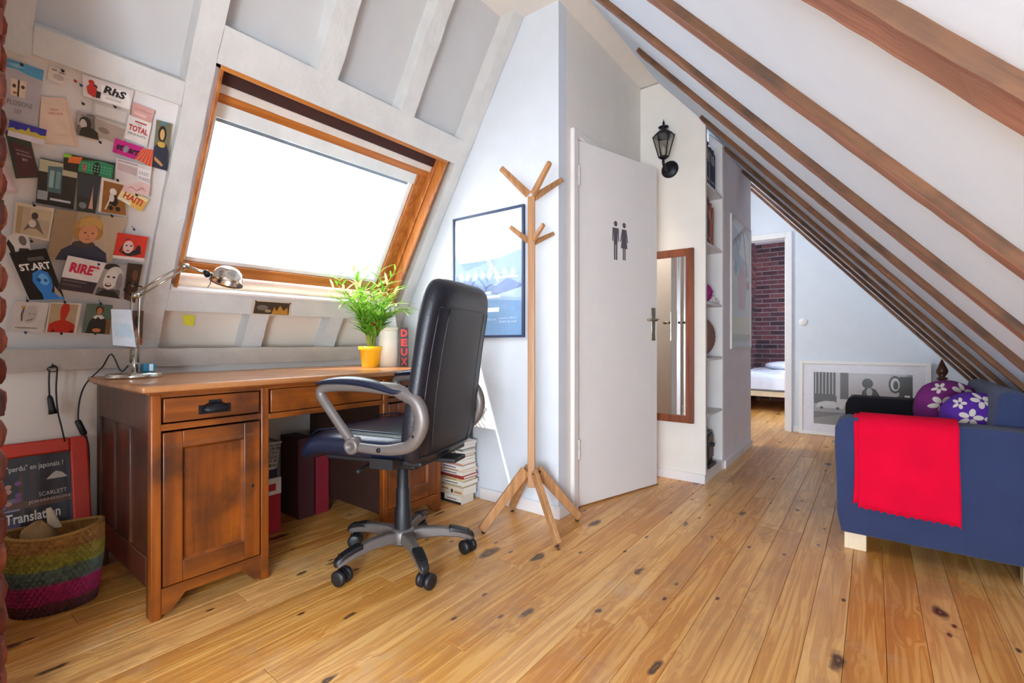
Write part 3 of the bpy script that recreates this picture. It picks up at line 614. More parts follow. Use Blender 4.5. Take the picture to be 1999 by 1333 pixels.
card('flyer', 'white and black flyer with bold red word RIRE', 'flyer', [(133, 497), (208, 512), (181, 572), (114, 562)], 'E2DCDA', [('r', '3A2E34', 0, .0, 1, .36), ('r', '6E6468', .06, .27, .7, .31), ('r', '5A5056', .06, .14, .6, .19)],
     [('RIRE*', .14, .55, .9, .86, 'CC1A44', 0, .04)], level=.038)
card('postcard', 'narrow dark brown painting card right of the laughing portrait', 'postcard', [(250, 512), (279, 515), (264, 590), (242, 582)], '3A2A20', [('e', '6A4630', .6, .7, .2, .15), ('e', '8A705A', .55, .45, .12, .07), ('p', '5A3420', [(.2, 0), (.3, .3), (.8, .2), (.9, 0)])])
card('drawing', 'pale card with pencil head drawing, bottom left of board', 'drawing', [(31, 586), (97, 590), (84, 649), (12, 646)], 'CFC6C0',
     [('e', 'BDB2AA', .52, .6, .2, .3), ('p', '5A524C', [(.28, .85), (.25, .6), (.3, .4), (.35, .35), (.31, .6), (.33, .86)]), ('p', '6A625C', [(.45, .38), (.6, .42), (.66, .5), (.6, .46), (.46, .42)]), ('e', 'C8943C', .27, .82, .05, .05), ('e', '6A625C', .5, .62, .03, .015), ('e', '6A625C', .63, .62, .03, .015), ('r', '8E8680', .2, .14, .8, .18)])
card('postcard', 'postcard with a flat red faceless figure on tan', 'postcard', [(98, 588), (160, 591), (149, 650), (89, 648)], 'D9CEC2', [('r', 'B09A78', .04, .04, .9, .96), ('p', 'BC2E1E', [(.05, .03), (.07, .3), (.25, .4), (.4, .44), (.36, .8), (.42, .97), (.6, .97), (.66, .8), (.56, .44), (.75, .38), (.9, .3), (.92, .03)]), ('p', '5A1812', [(.1, .04), (.3, .03), (.25, .14)]), ('p', '5A1812', [(.7, .04), (.88, .03), (.84, .14)])])
card('postcard', 'painted portrait card of a figure in dark dress with white collar', 'postcard', [(170, 591), (221, 594), (214, 651), (160, 648)], '5F6F60',
     [('p', '30302C', [(.12, .0), (.2, .4), (.35, .6), (.7, .6), (.88, .35), (.9, 0)]), ('p', 'E4DCD0', [(.3, .56), (.42, .64), (.64, .64), (.74, .54), (.6, .5), (.5, .58), (.4, .5)]), ('e', '3A2418', .52, .82, .15, .13), ('e', 'C97C4C', .52, .78, .1, .12), ('e', 'C97C4C', .5, .12, .16, .07), ('r', '86603C', .82, .0, .98, .5)])
card('postcard', 'small brown and grey card half hidden by the desk lamp arm', 'postcard', [(252, 605), (281, 605), (278, 671), (249, 673)], '6A5A50', [('e', '3A302C', .6, .7, .2, .16), ('p', 'B8A08C', [(.3, .05), (.4, .4), (.6, .5), (.8, .2), (.7, .02)]), ('p', 'A8604C', [(.6, .0), (.7, .2), (1, .2), (1, 0)])])
def pin(u, v, m, label):
    p = on_slope(u, v, -.03 + .022 + .02); mb = MB(); T = Matrix.Translation(p) @ SN.to_track_quat('Z', 'Y').to_matrix().to_4x4()
    mb.lathe([(.0012, -.03), (.0012, 0), (.0045, .0), (.0045, .0015), (.003, .004), (.0035, .007), (.0025, .009)], m, 10, T)
    tag(mb.build('push_pin', m, None, p), label, 'pin', 'push pins in the board')
for u, v, m, l in [(43, 125, PINM, 'black pin in the blue top edge of the grey leaflet'), (123, 137, PINM, 'black pin holding the small sketch note'), (148, 157, PINR, 'red pin near the top of the board'), (159, 165, PINB, 'dark blue pin beside the red pin'),
                   (163, 201, PINM, 'black pin left of the grey letter slips'), (225, 207, PINM, 'black pin under the black letters of the logo sheet'), (196, 276, PINM, 'black pin below the woman in profile photograph'), (230, 350, PINM, 'black pin over the brown statue postcard'),
                   (267, 379, PINM, 'black pin above the word HAITI'), (67, 399, PINM, 'black pin at the top of the seated figure drawing'), (62, 469, PINM, 'black pin at the bottom of the seated figure drawing'), (219, 420, PINM, 'black pin at the top right of the child portrait'),
                   (262, 446, PINB, 'blue pin above the red head postcard'), (94, 504, PINM, 'black pin at the right edge of the black booklet'), (193, 514, PINB, 'blue pin in the top of the RIRE flyer'), (54, 585, PINM, 'black pin above the pencil head card'),
                   (50, 647, PINB, 'blue pin at the bottom of the pencil head card'), (127, 588, PINM, 'dark pin on the head of the red figure card'), (197, 591, PINM, 'black pin at the top of the white collar portrait'), (120, 649, PINM, 'dark pin at the bottom of the red figure card'), (186, 649, PINM, 'dark pin at the bottom of the white collar portrait')]:
    pin(u, v, m, l)
# yellow note and long card under the window
S_ = Sheet(*[on_slope(u, v, -.085 + .003 + (.012 if i > 1 else 0)) for i, (u, v) in enumerate([(357, 613), (381, 614), (379, 635), (360, 633)])])
make_sheet('sticky_note', 'bright yellow sticky note on the white panel under the skylight', 'note', S_, 'E6DC3C', group='notes under the skylight')
S_ = Sheet(*[on_slope(u, v, .004) for u, v in [(496, 583), (570, 588), (567, 616), (490, 612)]])
make_sheet('panorama_card', 'long dark amber panorama card pinned under the skylight', 'card', S_, 'C9BBA4', [('r', '3A2E22', .05, .08, .95, .9), ('p', 'B07A2C', [(.5, .1), (.55, .6), (.62, .3), (.7, .7), (.8, .35), (.9, .6), (.93, .1)]), ('e', '6A6458', .25, .5, .14, .18), ('e', '9A8458', .4, .3, .08, .1)], group='notes under the skylight')
for i, (u, v) in enumerate([(500, 586), (567, 591)]):
    p = on_slope(u, v, .005); mb = MB(); T = Matrix.Translation(p) @ SN.to_track_quat('Z', 'Y').to_matrix().to_4x4()
    mb.lathe([(.001, -.006), (.001, 0), (.004, 0), (.004, .0015), (.002, .005)], PINM, 10, T)
    tag(mb.build('push_pin', PINM, None, p), ['dark pin in the left corner of the amber card', 'dark pin in the right corner of the amber card'][i], 'pin', 'pins of the panorama card')

# ================================================================== DESK
dx0, dx1, dy0, dy1 = -2.57, -1.885, .505, 1.812
desk = Thing('desk', 'large antique wooden pedestal desk with drawers, below the skylight', 'desk', (-2.2, 1.16, 0))
m = MB().hexa([(dx0, dy0 - .03, .757), (dx1 + .03, dy0 - .03, .757), (dx1 + .03, dy1 + .03, .757), (dx0, dy1 + .03, .757), (dx0, dy0 - .03, .78), (dx1 + .03, dy0 - .03, .78), (dx1 + .03, dy1 + .03, .78), (dx0, dy1 + .03, .78)])
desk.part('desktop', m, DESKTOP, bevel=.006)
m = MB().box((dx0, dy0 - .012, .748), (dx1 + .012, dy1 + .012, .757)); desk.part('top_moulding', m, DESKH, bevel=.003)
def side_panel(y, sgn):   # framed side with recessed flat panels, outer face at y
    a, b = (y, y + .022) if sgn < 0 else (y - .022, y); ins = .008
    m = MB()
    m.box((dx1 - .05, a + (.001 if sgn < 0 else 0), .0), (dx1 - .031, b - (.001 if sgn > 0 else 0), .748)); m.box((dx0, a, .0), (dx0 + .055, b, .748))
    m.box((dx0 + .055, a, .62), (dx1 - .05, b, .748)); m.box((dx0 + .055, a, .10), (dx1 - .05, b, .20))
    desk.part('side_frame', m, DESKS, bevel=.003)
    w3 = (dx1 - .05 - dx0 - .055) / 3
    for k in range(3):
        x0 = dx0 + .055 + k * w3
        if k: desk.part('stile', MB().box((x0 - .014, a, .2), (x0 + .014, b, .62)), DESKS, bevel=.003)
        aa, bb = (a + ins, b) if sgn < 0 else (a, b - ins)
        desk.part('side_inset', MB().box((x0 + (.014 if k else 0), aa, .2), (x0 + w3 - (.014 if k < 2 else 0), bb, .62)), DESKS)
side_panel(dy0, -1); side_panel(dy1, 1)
for y0_, y1_, fl in ((dy0 + .022, dy0 + .36, 0), (dy1 - .36, dy1 - .022, 1)):
    inner = y1_ if not fl else y0_
    desk.part('inner_side', MB().box((dx0, inner - .01, .075), (dx1 - .02, inner + .01, .748)), mat('desk_inner_shaded', '2E160C', .6, var=.2))  # same desk wood darkened: kneehole shade put into the colour
    desk.part('pedestal_bottom', MB().box((dx0, y0_, .085), (dx1 - .02, y1_, .1)), DESKW)
    desk.part('pedestal_back', MB().box((dx0, y0_, .085), (dx0 + .01, y1_, .748)), DESKW)
    # posts
    desk.part('post', MB().box((dx1 - .03, y0_ - .022, 0 if not fl else .0), (dx1 + .004, y0_ + .008, .748)), DESKW, bevel=.004)
    desk.part('post', MB().box((dx1 - .03, y1_ - .008, 0), (dx1 + .004, y1_ + .022, .748)), DESKW, bevel=.004)
    desk.part('rail', MB().box((dx1 - .02, y0_, .625), (dx1 + .002, y1_, .647)), DESKH, bevel=.002)
    desk.part('rail', MB().box((dx1 - .02, y0_, .737), (dx1 + .002, y1_, .75)), DESKH)
    # shaped apron
    n = 14; pts = [(dx1 - .02, y0_ + .008, .098), (dx1 - .02, y1_ - .008, .098)]
    for i in range(n + 1):
        t = 1 - i / n; yy = y0_ + .008 + (y1_ - y0_ - .016) * t; e = abs(t - .5) * 2
        zz = .062 if e < .62 else (.062 - .045 * min(1, (e - .62) / .16) if e < .78 else .012)
        pts.append((dx1 - .02, yy, zz))
    desk.part('apron', MB().prism(pts, (.02, 0, 0)), DESKH)
    # drawer
    dr = desk.part('drawer', MB().box((dx1 - .3, y0_ + .014, .652), (dx1 + .001, y1_ - .014, .733)), DESKH, bevel=.003)
    yc = (y0_ + y1_) / 2
    rings = []
    for i in range(9):
        t = i / 8 * PI; zz = .685 + .028 * math.sin(t) ** .8 * 1; 
        rings.append(None)
    hb = MB(); prof = []
    for i in range(11):
        a = PI * i / 10; prof.append((yc + .045 * math.cos(a), .675 + .034 * math.sin(a) ** .7))
    base = [(dx1 + .001, p[0], p[1]) for p in prof]
    mid = [(dx1 + .016, yc + (p[0] - yc) * .86, .675 + (p[1] - .675) * .85) for p in prof]
    fr = [(dx1 + .024, yc + (p[0] - yc) * .6, .675 + (p[1] - .675) * .5) for p in prof]
    hb.loft([base, mid, fr], None, True, True); hb.box((dx1 + .0005, yc - .052, .668), (dx1 + .004, yc + .052, .70)); hb.box((dx1 + .0005, yc - .02, .705), (dx1 + .006, yc + .02, .716))
    desk.part('cup_handle', hb, IRON, dr)
    # door: frame and recessed panel
    ya, yb, za, zb = y0_ + .012, y1_ - .012, .102, .618
    st = .058
    do = desk.part('door', MB().box((dx1 - .018, ya, za), (dx1 + .003, ya + st, zb)).box((dx1 - .018, yb - st, za), (dx1 + .003, yb, zb)), DESKW, bevel=.003)
    desk.part('door_rail', MB().box((dx1 - .018, ya + st, zb - .058), (dx1 + .0025, yb - st, zb)), DESKH, do, bevel=.002)
    desk.part('door_rail', MB().box((dx1 - .018, ya + st, za), (dx1 + .0025, yb - st, za + .07)), DESKH, do, bevel=.002)
    desk.part('door_inset', MB().box((dx1 - .018, ya + st - .002, za + .068), (dx1 - .008, yb - st + .002, zb - .056)), DESKW, do)
    mo = MB(); A, B_, C_, D_ = ya + st, yb - st, za + .07, zb - .058
    for q_ in ([(A, C_), (B_, C_), (B_ - .008, C_ + .008), (A + .008, C_ + .008)], [(A, D_), (B_, D_), (B_ - .008, D_ - .008), (A + .008, D_ - .008)], [(A, C_), (A, D_), (A + .008, D_ - .008), (A + .008, C_ + .008)], [(B_, C_), (B_, D_), (B_ - .008, D_ - .008), (B_ - .008, C_ + .008)]):
        mo.add([(dx1 + .0028, *q_[0]), (dx1 + .0028, *q_[1]), (dx1 - .0078, *q_[2]), (dx1 - .0078, *q_[3])], [(0, 1, 2, 3)])
    desk.part('door_moulding', mo, DESKW, do)
    kx = yb - st / 2 if not fl else ya + st / 2
    desk.part('keyhole', MB().lathe([(.006, 0), (.006, .0015)], None, 12, Matrix.Translation((dx1 + .003, kx, .375)) @ Matrix.Rotation(PI / 2, 4, 'Y')), BLACKP, do)
yA, yB = dy0 + .36, dy1 - .36
desk.part('center_drawer', MB().box((dx1 - .3, yA + .03, .645), (dx1 + .001, yB - .03, .735)), DESKH, bevel=.003)
desk.part('rail', MB().box((dx1 - .03, yA + .02, .62), (dx1 + .003, yB - .01, .642)), DESKH, bevel=.003)
desk.part('rail', MB().box((dx1 - .03, yA + .02, .738), (dx1 + .003, yB - .01, .75)), DESKH)
desk.part('drawer_bottom', MB().box((dx0 + .02, yA, .64), (dx1 - .03, yB, .648)), DESKD)
for yy in (dy0, dy1 - .03): desk.part('back_leg', MB().box((dx0, yy, 0), (dx0 + .04, yy + .03, .1)), DESKW)

# ---- under the desk
t = Thing('storage_box', 'red cardboard file box with white lid band under the desk', 'box', (-2.42, 1.03, 0))
t.part('body', MB().box((-2.55, .925, 0), (-2.3, 1.14, .205)), mat('red_card', 'A81428', .6), bevel=.002)
t.part('lid', MB().box((-2.552, .923, .185), (-2.298, 1.142, .265)), mat('box_white', 'D6CFCA', .6), bevel=.002)
t.part('label_band', MB().box((-2.298, .95, .205), (-2.2965, 1.115, .238)), mat('red_card', 'A81428'))
P_ = lambda a, b, off=0: Vector((-2.3 + off, .925 + .215 * a, .205 * b))
t.part('lettering', text_mb(P_, '81', .42, .3, .62, .42, 'E0D8D8', off=.001).add([], []) if False else text_mb(P_, '8', .5, .36, .66, .46, 'E0D8D8', off=.001, mb=text_mb(P_, '17', .5, .22, .66, .32, 'E0D8D8', off=.001)))
o = MB().box((-2.5, .93, .2655), (-2.31, 1.13, .305)).build('box_file', mat('dark_blue_card', '1C1A34', .6), None, (-2.4, 1.03, .2655), bevel=.003); tag(o, 'flat dark blue box between the red box and white basket', 'box')
t = Thing('plastic_basket', 'white perforated plastic basket stacked under the desk', 'basket', (-2.41, 1.03, .306))
m = MB(); wb_ = mat('white_plastic', 'D2CAC4', .5)
def taper(x, y, z): k = 1 + .18 * (z - .306) / .13; return (-2.41 + (x + 2.41) * k, 1.03 + (y - 1.03) * k, z)
def bar(m, a, b, th=.003):
    a, b = Vector(taper(*a)), Vector(taper(*b)); m.tube([a, b], th, None, 4)
for face in range(4):
    for k in range(9):
        f = k / 8
        if face < 2: X = -2.31 if face == 0 else -2.51; a = (X, .94 + .18 * f, .306); b = (X, .94 + .18 * f, .436)
        else: Y = .94 if face == 2 else 1.12; a = (-2.51 + .2 * f, Y, .306); b = (-2.51 + .2 * f, Y, .436)
        bar(m, a, b)
for k in range(6):
    zz = .318 + k * .02
    for a, b in (((-2.31, .94), (-2.31, 1.12)), ((-2.51, .94), (-2.51, 1.12)), ((-2.51, .94), (-2.31, .94)), ((-2.51, 1.12), (-2.31, 1.12))): bar(m, (*a, zz), (*b, zz), .0035)
t.part('lattice', m, wb_)
m = MB(); m.box((-2.51, .94, .306), (-2.31, 1.12, .312)); t.part('base', m, wb_)
m = MB(); m.tube([taper(-2.31, .94, .436), taper(-2.31, 1.12, .436), taper(-2.51, 1.12, .436), taper(-2.51, .94, .436)], .006, None, 6, closed=True); t.part('rim', m, wb_)
m = MB(); rings = []
for i in range(9):
    a = i / 8; rings.append([(-2.41 + .1 * (1 - a ** 3 * .7) * math.cos(tt) * (1 + .1 * math.sin(3 * tt)), 1.03 + .09 * (1 - a ** 3 * .7) * math.sin(tt), .37 + .13 * a + .015 * math.sin(2 * tt + a * 4)) for tt in [2 * PI * j / 24 for j in range(24)]])
m.loft(rings); o = m.build('folded_cloth', mat('purple_cloth', '3A1240', .9), None, (-2.41, 1.03, .37)); tag(o, 'dark purple cloth heaped in the white plastic basket', 'cloth')
o = MB().box((-2.5, 1.36, 0), (-2.36, 1.435, .36)).box((-2.356, 1.365, .02), (-2.3595, 1.43, .34)).build('box_file', mat('dark_red_card', '7A0F20', .6), None, (-2.43, 1.40, 0), bevel=.003); tag(o, 'tall dark red file standing in the shadow under the desk', 'box')
o = MB().box((-2.55, 1.262, 0), (-2.36, 1.35, .42)).build('archive_box', mat('maroon_box', '3E1016', .7), None, (-2.45, 1.3, 0), bevel=.003); tag(o, 'tall maroon box standing left of the dark red file', 'box')

# ---- books piled right of the desk
spines = [('EDE6DC', .045), ('D9C9AC', .05), ('B8A078', .012), ('E3DCD0', .022), ('CFC08A', .016), ('A83428', .018), ('E6DDD2', .02), ('D8BFA0', .014), ('EAE2DA', .022), ('C98C78', .012), ('E8E0D8', .02), ('DDD3C4', .016), ('C9A58C', .014), ('E9E4DE', .022), ('6E7A66', .01), ('E4E0DC', .02), ('D8D0CC', .018)]
labs = ['thick white book with black band at the bottom of the floor stack', 'thick cream book with small figure on its spine, second from the floor', 'thin tan book just above the two thick ones', 'white paperback below the pale yellow book', 'pale yellow book under the red one', 'red paperback in the middle of the floor stack', 'white paperback resting on the red one', 'thin peach book above the lower white paperbacks', 'white book with ragged pages, mid upper stack', 'thin salmon book in the upper stack', 'white book above the thin salmon one', 'beige book in the upper stack', 'thin pinkish book under the fourth from top', 'white paperback third from the green-grey one below top', 'thin green-grey book near the top of the floor stack', 'white book second from the top of the floor stack', 'pale grey book on top of the floor stack']
PAGES = mat('book_pages', 'E6DFD2', .9, bump=.6, bscale=200)
z = 0
for i, ((c, th), lb) in enumerate(zip(spines, labs)):
    ox, oy, L_, W_ = -2.03 + random.uniform(-.006, .006), 1.94 + random.uniform(-.006, .006), .19 + random.uniform(-.012, .006), .12 + random.uniform(-.01, .004)
    t = Thing('book', lb, 'book', (ox + L_ / 2, oy + W_ / 2, z), group='books piled on the floor by the desk'); cm = ink(c, .5)
    z1 = z + th - .0006; s_ = min(.003, th / 5)
    m = MB().box((ox, oy, z), (ox + L_, oy + W_, z + s_)).box((ox, oy, z1 - s_), (ox + L_, oy + W_, z1)).box((ox, oy, z + s_), (ox + L_, oy + s_, z1 - s_)); t.part('cover', m, cm)
    t.part('pages', MB().box((ox + .003, oy + s_, z + s_), (ox + L_ - .003, oy + W_ - .003, z1 - s_)), PAGES)
    P_ = lambda a, b, off=0, ox=ox, oy=oy, L_=L_, z=z, th=th: Vector((ox + L_ * a, oy - off, z + th * b))
    if i == 0: t.part('print', shapes_mb(P_, [('r', '1E2420', 0, 0, 1, .28), ('r', '1E2420', 0, .28, .28, 1), ('r', '8A4A3C', .4, .5, .8, .6)]))
    elif i == 1: t.part('print', shapes_mb(P_, [('e', '2A2620', .55, .45, .05, .25), ('r', 'B07848', .1, .5, .4, .7), ('r', 'B07848', .65, .3, .95, .5)]))
    elif th > .013: t.part('print', shapes_mb(P_, [('r', ['5A4038', '9A4030', '3A4048'][i % 3], .2, .35, .75, .6)]))
    z += th
# standing thin grey bag/folder behind the pile
t = Thing('folder', 'dark green folder leaning behind the book pile', 'folder', (-2.05, 2.08, 0))
t.part('sheet', MB().hexa([(-2.14, 2.066, 0), (-1.9, 2.066, 0), (-1.9, 2.074, 0), (-2.14, 2.074, 0), (-2.12, 2.084, .44), (-1.9, 2.084, .40), (-1.9, 2.092, .40), (-2.12, 2.092, .44)]), mat('green_folder', '46544A', .6))
t.part('rim', MB().tube([(-2.12, 2.086, .44), (-1.9, 2.086, .40)], .003, None, 6), mat('green_folder_edge', '2C362E', .6))

# ================================================================== ON THE DESK
# desk lamp
LB = Vector((-2.34, .575, .78))
lamp = Thing('desk_lamp', 'chrome architect lamp with folding arms and dome shade on desk', 'lamp', LB)
lamp.part('base', MB().lathe([(.088, 0), (.09, .004), (.09, .016), (.084, .021), (.03, .024), (.03, .024)], None, 36, Matrix.Translation(LB)), CHROME)
e1 = Vector((-2.33, .575, 1.108)); e2 = Vector((-2.25, .72, 1.235)); hd = Vector((-2.20, .80, 1.205))
m = MB()
for dy in (-.012, .012): m.tube([LB + Vector((0, dy, .06)), e1 + Vector((0, dy, 0))], .0035, None, 8)
lamp.part('lower_arm', m, NICKEL)
m = MB(); dd = (e2 - e1).normalized(); pr = Vector((0, 0, 1)).cross(dd).normalized(); up_ = dd.cross(pr)
for k in (-.009, .009): m.tube([e1 + up_ * k, e2 + up_ * k], .0035, None, 8)
lamp.part('upper_arm', m, NICKEL)
m = MB().lathe([(.011, .02), (.011, .06), (.007, .07), (.007, .09)], None, 16, Matrix.Translation(LB)); lamp.part('socket', m, CHROME)
m = MB(); sp = []
for i in range(80): a = i * .9; sp.append(LB + Vector((.006 * math.cos(a) + .012, .006 * math.sin(a), .07 + .1 * i / 80)))
m.tube(sp, .001, None, 4); m2 = MB().tube([LB + Vector((.02, .0, .05)), LB + Vector((.02, 0, .16))], .001, None, 6)
lamp.part('spring', m, NICKEL); lamp.part('spring_rod', m2, NICKEL)
for p in (e1, e2):
    q_ = MB(); q_.lathe([(.012, -.012), (.012, .012)], None, 14, Matrix.Translation(p) @ Matrix.Rotation(PI / 2, 4, 'X')); lamp.part('joint', q_, NICKEL)
q_ = MB(); q_.tube([e1 + Vector((0, 0, -.01)), e1 + Vector((-.02, -.03, .02)), e1 + Vector((-.01, -.02, .05)), e1 + Vector((.01, .02, .035))], .003, None, 6); lamp.part('bracket', q_, IRON)
lamp.part('neck', MB().tube([e2 + Vector((-.01, -.012, .012)), e2 + (hd - e2) * .45, hd], [.004, .006, .009], None, 10), NICKEL)
lamp.part('knob', MB().lathe([(.014, -.008), (.016, 0), (.014, .008)], None, 16, Matrix.Translation(hd + Vector((0, -.018, .002))) @ Matrix.Rotation(.4 + PI / 2, 4, 'X')), IRON)
q_ = MB(); T = Matrix.Translation(hd + Vector((.008, .056, -.018))) @ Euler((-.28, -.1, 0)).to_matrix().to_4x4()
pr_ = [(.012, .058), (.02, .057), (.036, .05), (.05, .036), (.0575, .016), (.0585, -.004), (.0635, -.01), (.0635, -.013), (.057, -.006), (.054, .014), (.046, .034), (.03, .047), (.004, .054)]
q_.lathe(pr_, None, 36, T, cap=True); shade = lamp.part('shade', q_, CHROME)
q_ = MB(); q_.lathe([(.001, -.004), (.016, .0), (.023, .012), (.02, .028), (.011, .042), (.001, .044)], None, 20, T); lamp.part('bulb', q_, mat('bulb_glass', 'EDE8DC', .15))
q_ = MB(); q_.tube([hd + Vector((0, 0, -.01)), hd + Vector((.0, -.005, -.04)), hd + Vector((0, -.015, -.055))], .0015, None, 6); lamp.part('rod', q_, IRON)
q_ = MB(); crd = [LB + Vector((0, -.02, .05)), LB + Vector((.01, -.045, .03))] + [on_x(u, v, x_) for u, v, x_ in [(218, 690, -2.37), (200, 715, -2.45), (170, 745, -2.56), (157, 775, -2.6), (153, 815, -2.6), (160, 840, -2.58)]]
def smooth_pts(p, n=6):
    p = [Vector(a) for a in p]; out = []
    for i in range(len(p) - 1):
        a, b, c, d = p[max(i - 1, 0)], p[i], p[i + 1], p[min(i + 2, len(p) - 1)]
        for k in range(n):
            t_ = k / n; out.append(.5 * ((2 * b) + (c - a) * t_ + (2 * a - 5 * b + 4 * c - d) * t_ ** 2 + (3 * b - a - 3 * c + d) * t_ ** 3))
    out.append(p[-1]); return out
cab = MB().tube(smooth_pts(crd), .0028, None, 6)
lamp.part('cord', cab, BLACKP)
a, b = on_x(151, 818, -2.6), on_x(166, 848, -2.59)
lamp.part('cord_switch', MB().tube([a, a * .9 + b * .1, a * .1 + b * .9, b], [.006, .011, .011, .006], None, 8), BLACKP)
p = on_x(166, 848, -2.59); lamp.part('cord', MB().tube(smooth_pts([p, on_x(173, 870, -2.6), (-2.60, .487, .35), (-2.6, .49, .05)]), .0028, None, 6), BLACKP)
S_ = Sheet((-2.32, .545, 1.075), (-2.32, .648, 1.072), (-2.315, .672, .90), (-2.325, .56, .905))
o = make_sheet('paper_slip', 'pale blue-white paper slip clipped to the lamp stem', 'paper', Sheet(*[on_x(u, v, x_) for u, v, x_ in [(217, 602, -2.3), (256, 603, -2.3), (266, 676, -2.29), (221, 672, -2.3)]]), 'D4DEE8', [('r', 'BFD8E6', .1, .25, .9, .6)], group='papers on the lamp')
for s_ in (0,):
    c_ = Vector((-2.325, .615, .8045)); o = MB().box(c_ + Vector((-.02, -.02, 0)), c_ + Vector((.02, .02, .032))).build('small_box', mat('teal_box', '1A6C88', .4), None, c_, bevel=.002)
    tag(o, 'small teal and white box standing on the lamp base', 'box'); MB().box(c_ + Vector((.0195, -.001, .003)), c_ + Vector((.0207, .012, .03))).build('label_sticker', mat('white_sticker', 'D8E4E8', .5), o, c_)

# plant
PT = Vector((-2.27, 1.64, .78))
o_ = Thing('potted_palm', 'yellow pot holding a bushy green palm with a red flower', 'plant', PT)
YP = mat('yellow_ceramic', 'E8B418', .35, coat=.3)
q_ = MB().lathe([(.047, 0), (.05, .003), (.062, .095), (.069, .097), (.07, .118), (.066, .118), (.058, .1), (.05, .1)], None, 32, Matrix.Translation(PT)); o_.part('pot', q_, YP)
o_.part('soil', MB().lathe([(.001, .1), (.06, .1), (.001, .104)], None, 20, Matrix.Translation(PT), cap=False), mat('soil', '3A281C', .95))
GR = [translucent('leaf_green_a', '5E9A2A', .45), translucent('leaf_green_b', '86BC3E', .5), translucent('leaf_sunlit', 'C9D88A', .5)]  # third, pale green: sunlight on the frond tips put into the colour
lfm = []
for g_ in GR:
    q_ = MB(); rr = [(0, .002), (.2, .0048), (.5, .0058), (.8, .0038), (1, .0004)]
    vs = []; 
    for t_, w_ in rr: x_ = .115 * t_; z_ = -.035 * t_ * t_; w_ *= 1.35; vs += [(x_, -w_, z_), (x_, 0, z_ - .0015), (x_, w_, z_)]
    fs = [];
    for i in range(4): b_ = i * 3; fs += [(b_, b_ + 3, b_ + 4, b_ + 1), (b_ + 1, b_ + 4, b_ + 5, b_ + 2)]
    q_.add(vs, fs, None, True); me_o = q_.build('leaflet', g_, o_.o); lfm.append(me_o.data); bpy.data.objects.remove(me_o)
nf = 30
for k in range(nf):
    az = k * 2.4 + random.uniform(-.2, .2); lean = [.2, .5, .75, .95, 1.15][k % 5] + random.uniform(-.1, .1); Ln = random.uniform(.34, .48)
    if lean > .9: Ln *= .9
    pts = []; p = PT + Vector((.018 * math.cos(az), .018 * math.sin(az), .1)); a_ = .05
    for i in range(11):
        pts.append(p.copy()); a_ = .06 + lean * (i / 10) ** 1.3 * 1.5
        p = p + Vector((math.cos(az) * math.sin(a_), math.sin(az) * math.sin(a_), math.cos(a_))) * (Ln / 10)
    for i, pp in enumerate(pts):
        if pp.z > PT.z + .04 and pp.x < -3.19 + .62 * pp.z + .03: pp.x = -3.19 + .62 * pp.z + .03
    fr_ = o_.part('frond', MB().tube(pts, [.0042 - .0003 * i for i in range(11)], None, 5), translucent('stem_green', '9CA83C', .3))
    for i in range(2, 11):
        for sg in (-1, 1):
            if random.random() < .12: continue
            d = (pts[min(i + 1, 10)] - pts[i - 1]).normalized(); sd_ = d.cross(Vector((0, 0, 1)));
            if sd_.length < .1: sd_ = Vector((-math.sin(az), math.cos(az), 0))
            sd_.normalize(); dr_ = (d * random.uniform(.6, .9) + sd_ * sg * random.uniform(.6, .9) + Vector((0, 0, random.uniform(-.1, .25)))).normalized()
            lf = bpy.data.objects.new('leaflet', lfm[(k + i) % 3 if i > 7 else (k + i) % 2]); COL.objects.link(lf); lf.parent = fr_
            tip = pts[i] + dr_ * .09
            if tip.x < -3.19 + .62 * tip.z + .02: dr_.x = abs(dr_.x) * .5; dr_.normalize()
            lf.location = pts[i] - PT; qd = dr_.to_track_quat('X', 'Z'); lf.rotation_euler = qd.to_euler(); lf.scale = (random.uniform(.75, 1.25) * (1 - .03 * i),) * 3
fl = PT + Vector((.055, -.012, .235)); REDP = translucent('red_petal', 'D81A1E', .3)
st_ = o_.part('flower_stem', MB().tube([PT + Vector((.01, 0, .1)), PT + Vector((.035, -.01, .18)), fl], .002, None, 5), GR[0])
for k in range(8):
    az = k * PI / 4; q_ = MB().lathe([(.001, -.018), (.01, -.01), (.013, 0), (.01, .01), (.001, .016)], None, 8, Matrix.Translation(fl + Vector((0, .013 * math.cos(az), .013 * math.sin(az)))) @ Matrix.Rotation(az, 4, 'X') @ Matrix.Diagonal((.5, 1, 1, 1)))
    o_.part('petal', q_, REDP, st_)
# white canister and red book at the desk's end
CN = Vector((-2.225, 1.725, .78))
q_ = MB(); q_.lathe([(.052, 0), (.055, .002), (.055, .222), (.053, .225), (.001, .225)], None, 28, Matrix.Translation(CN))
t = Thing('canister', 'plain off-white cylindrical canister beside the yellow pot', 'canister', CN); t.part('body', q_, mat('cream_tin', 'DDD8C4', .5)); t.part('lid_ring', MB().lathe([(.0565, .205), (.0565, .226), (.05, .228)], None, 28, Matrix.Translation(CN)), mat('cream_tin_lid', 'D4CEB8', .5))
t = Thing('book', 'black book with large red block letters on its spine, upright on desk', 'book', (-2.163, 1.79, .78), math.radians(-39.7), local=True)
t.part('cover', MB().box((-.1, -.024, .0004), (0, -.021, .225)).box((-.1, .021, .0004), (0, .024, .225)).box((-.003, -.021, .0004), (0, .021, .225)), mat('black_book_cover', '2A1614', .5))
t.part('pages', MB().box((-.098, -.021, .003), (-.003, .021, .222)), PAGES)
P_ = lambda a, b, off=0: Vector((off, -.024 + .048 * a, .225 * b))
q_ = MB()
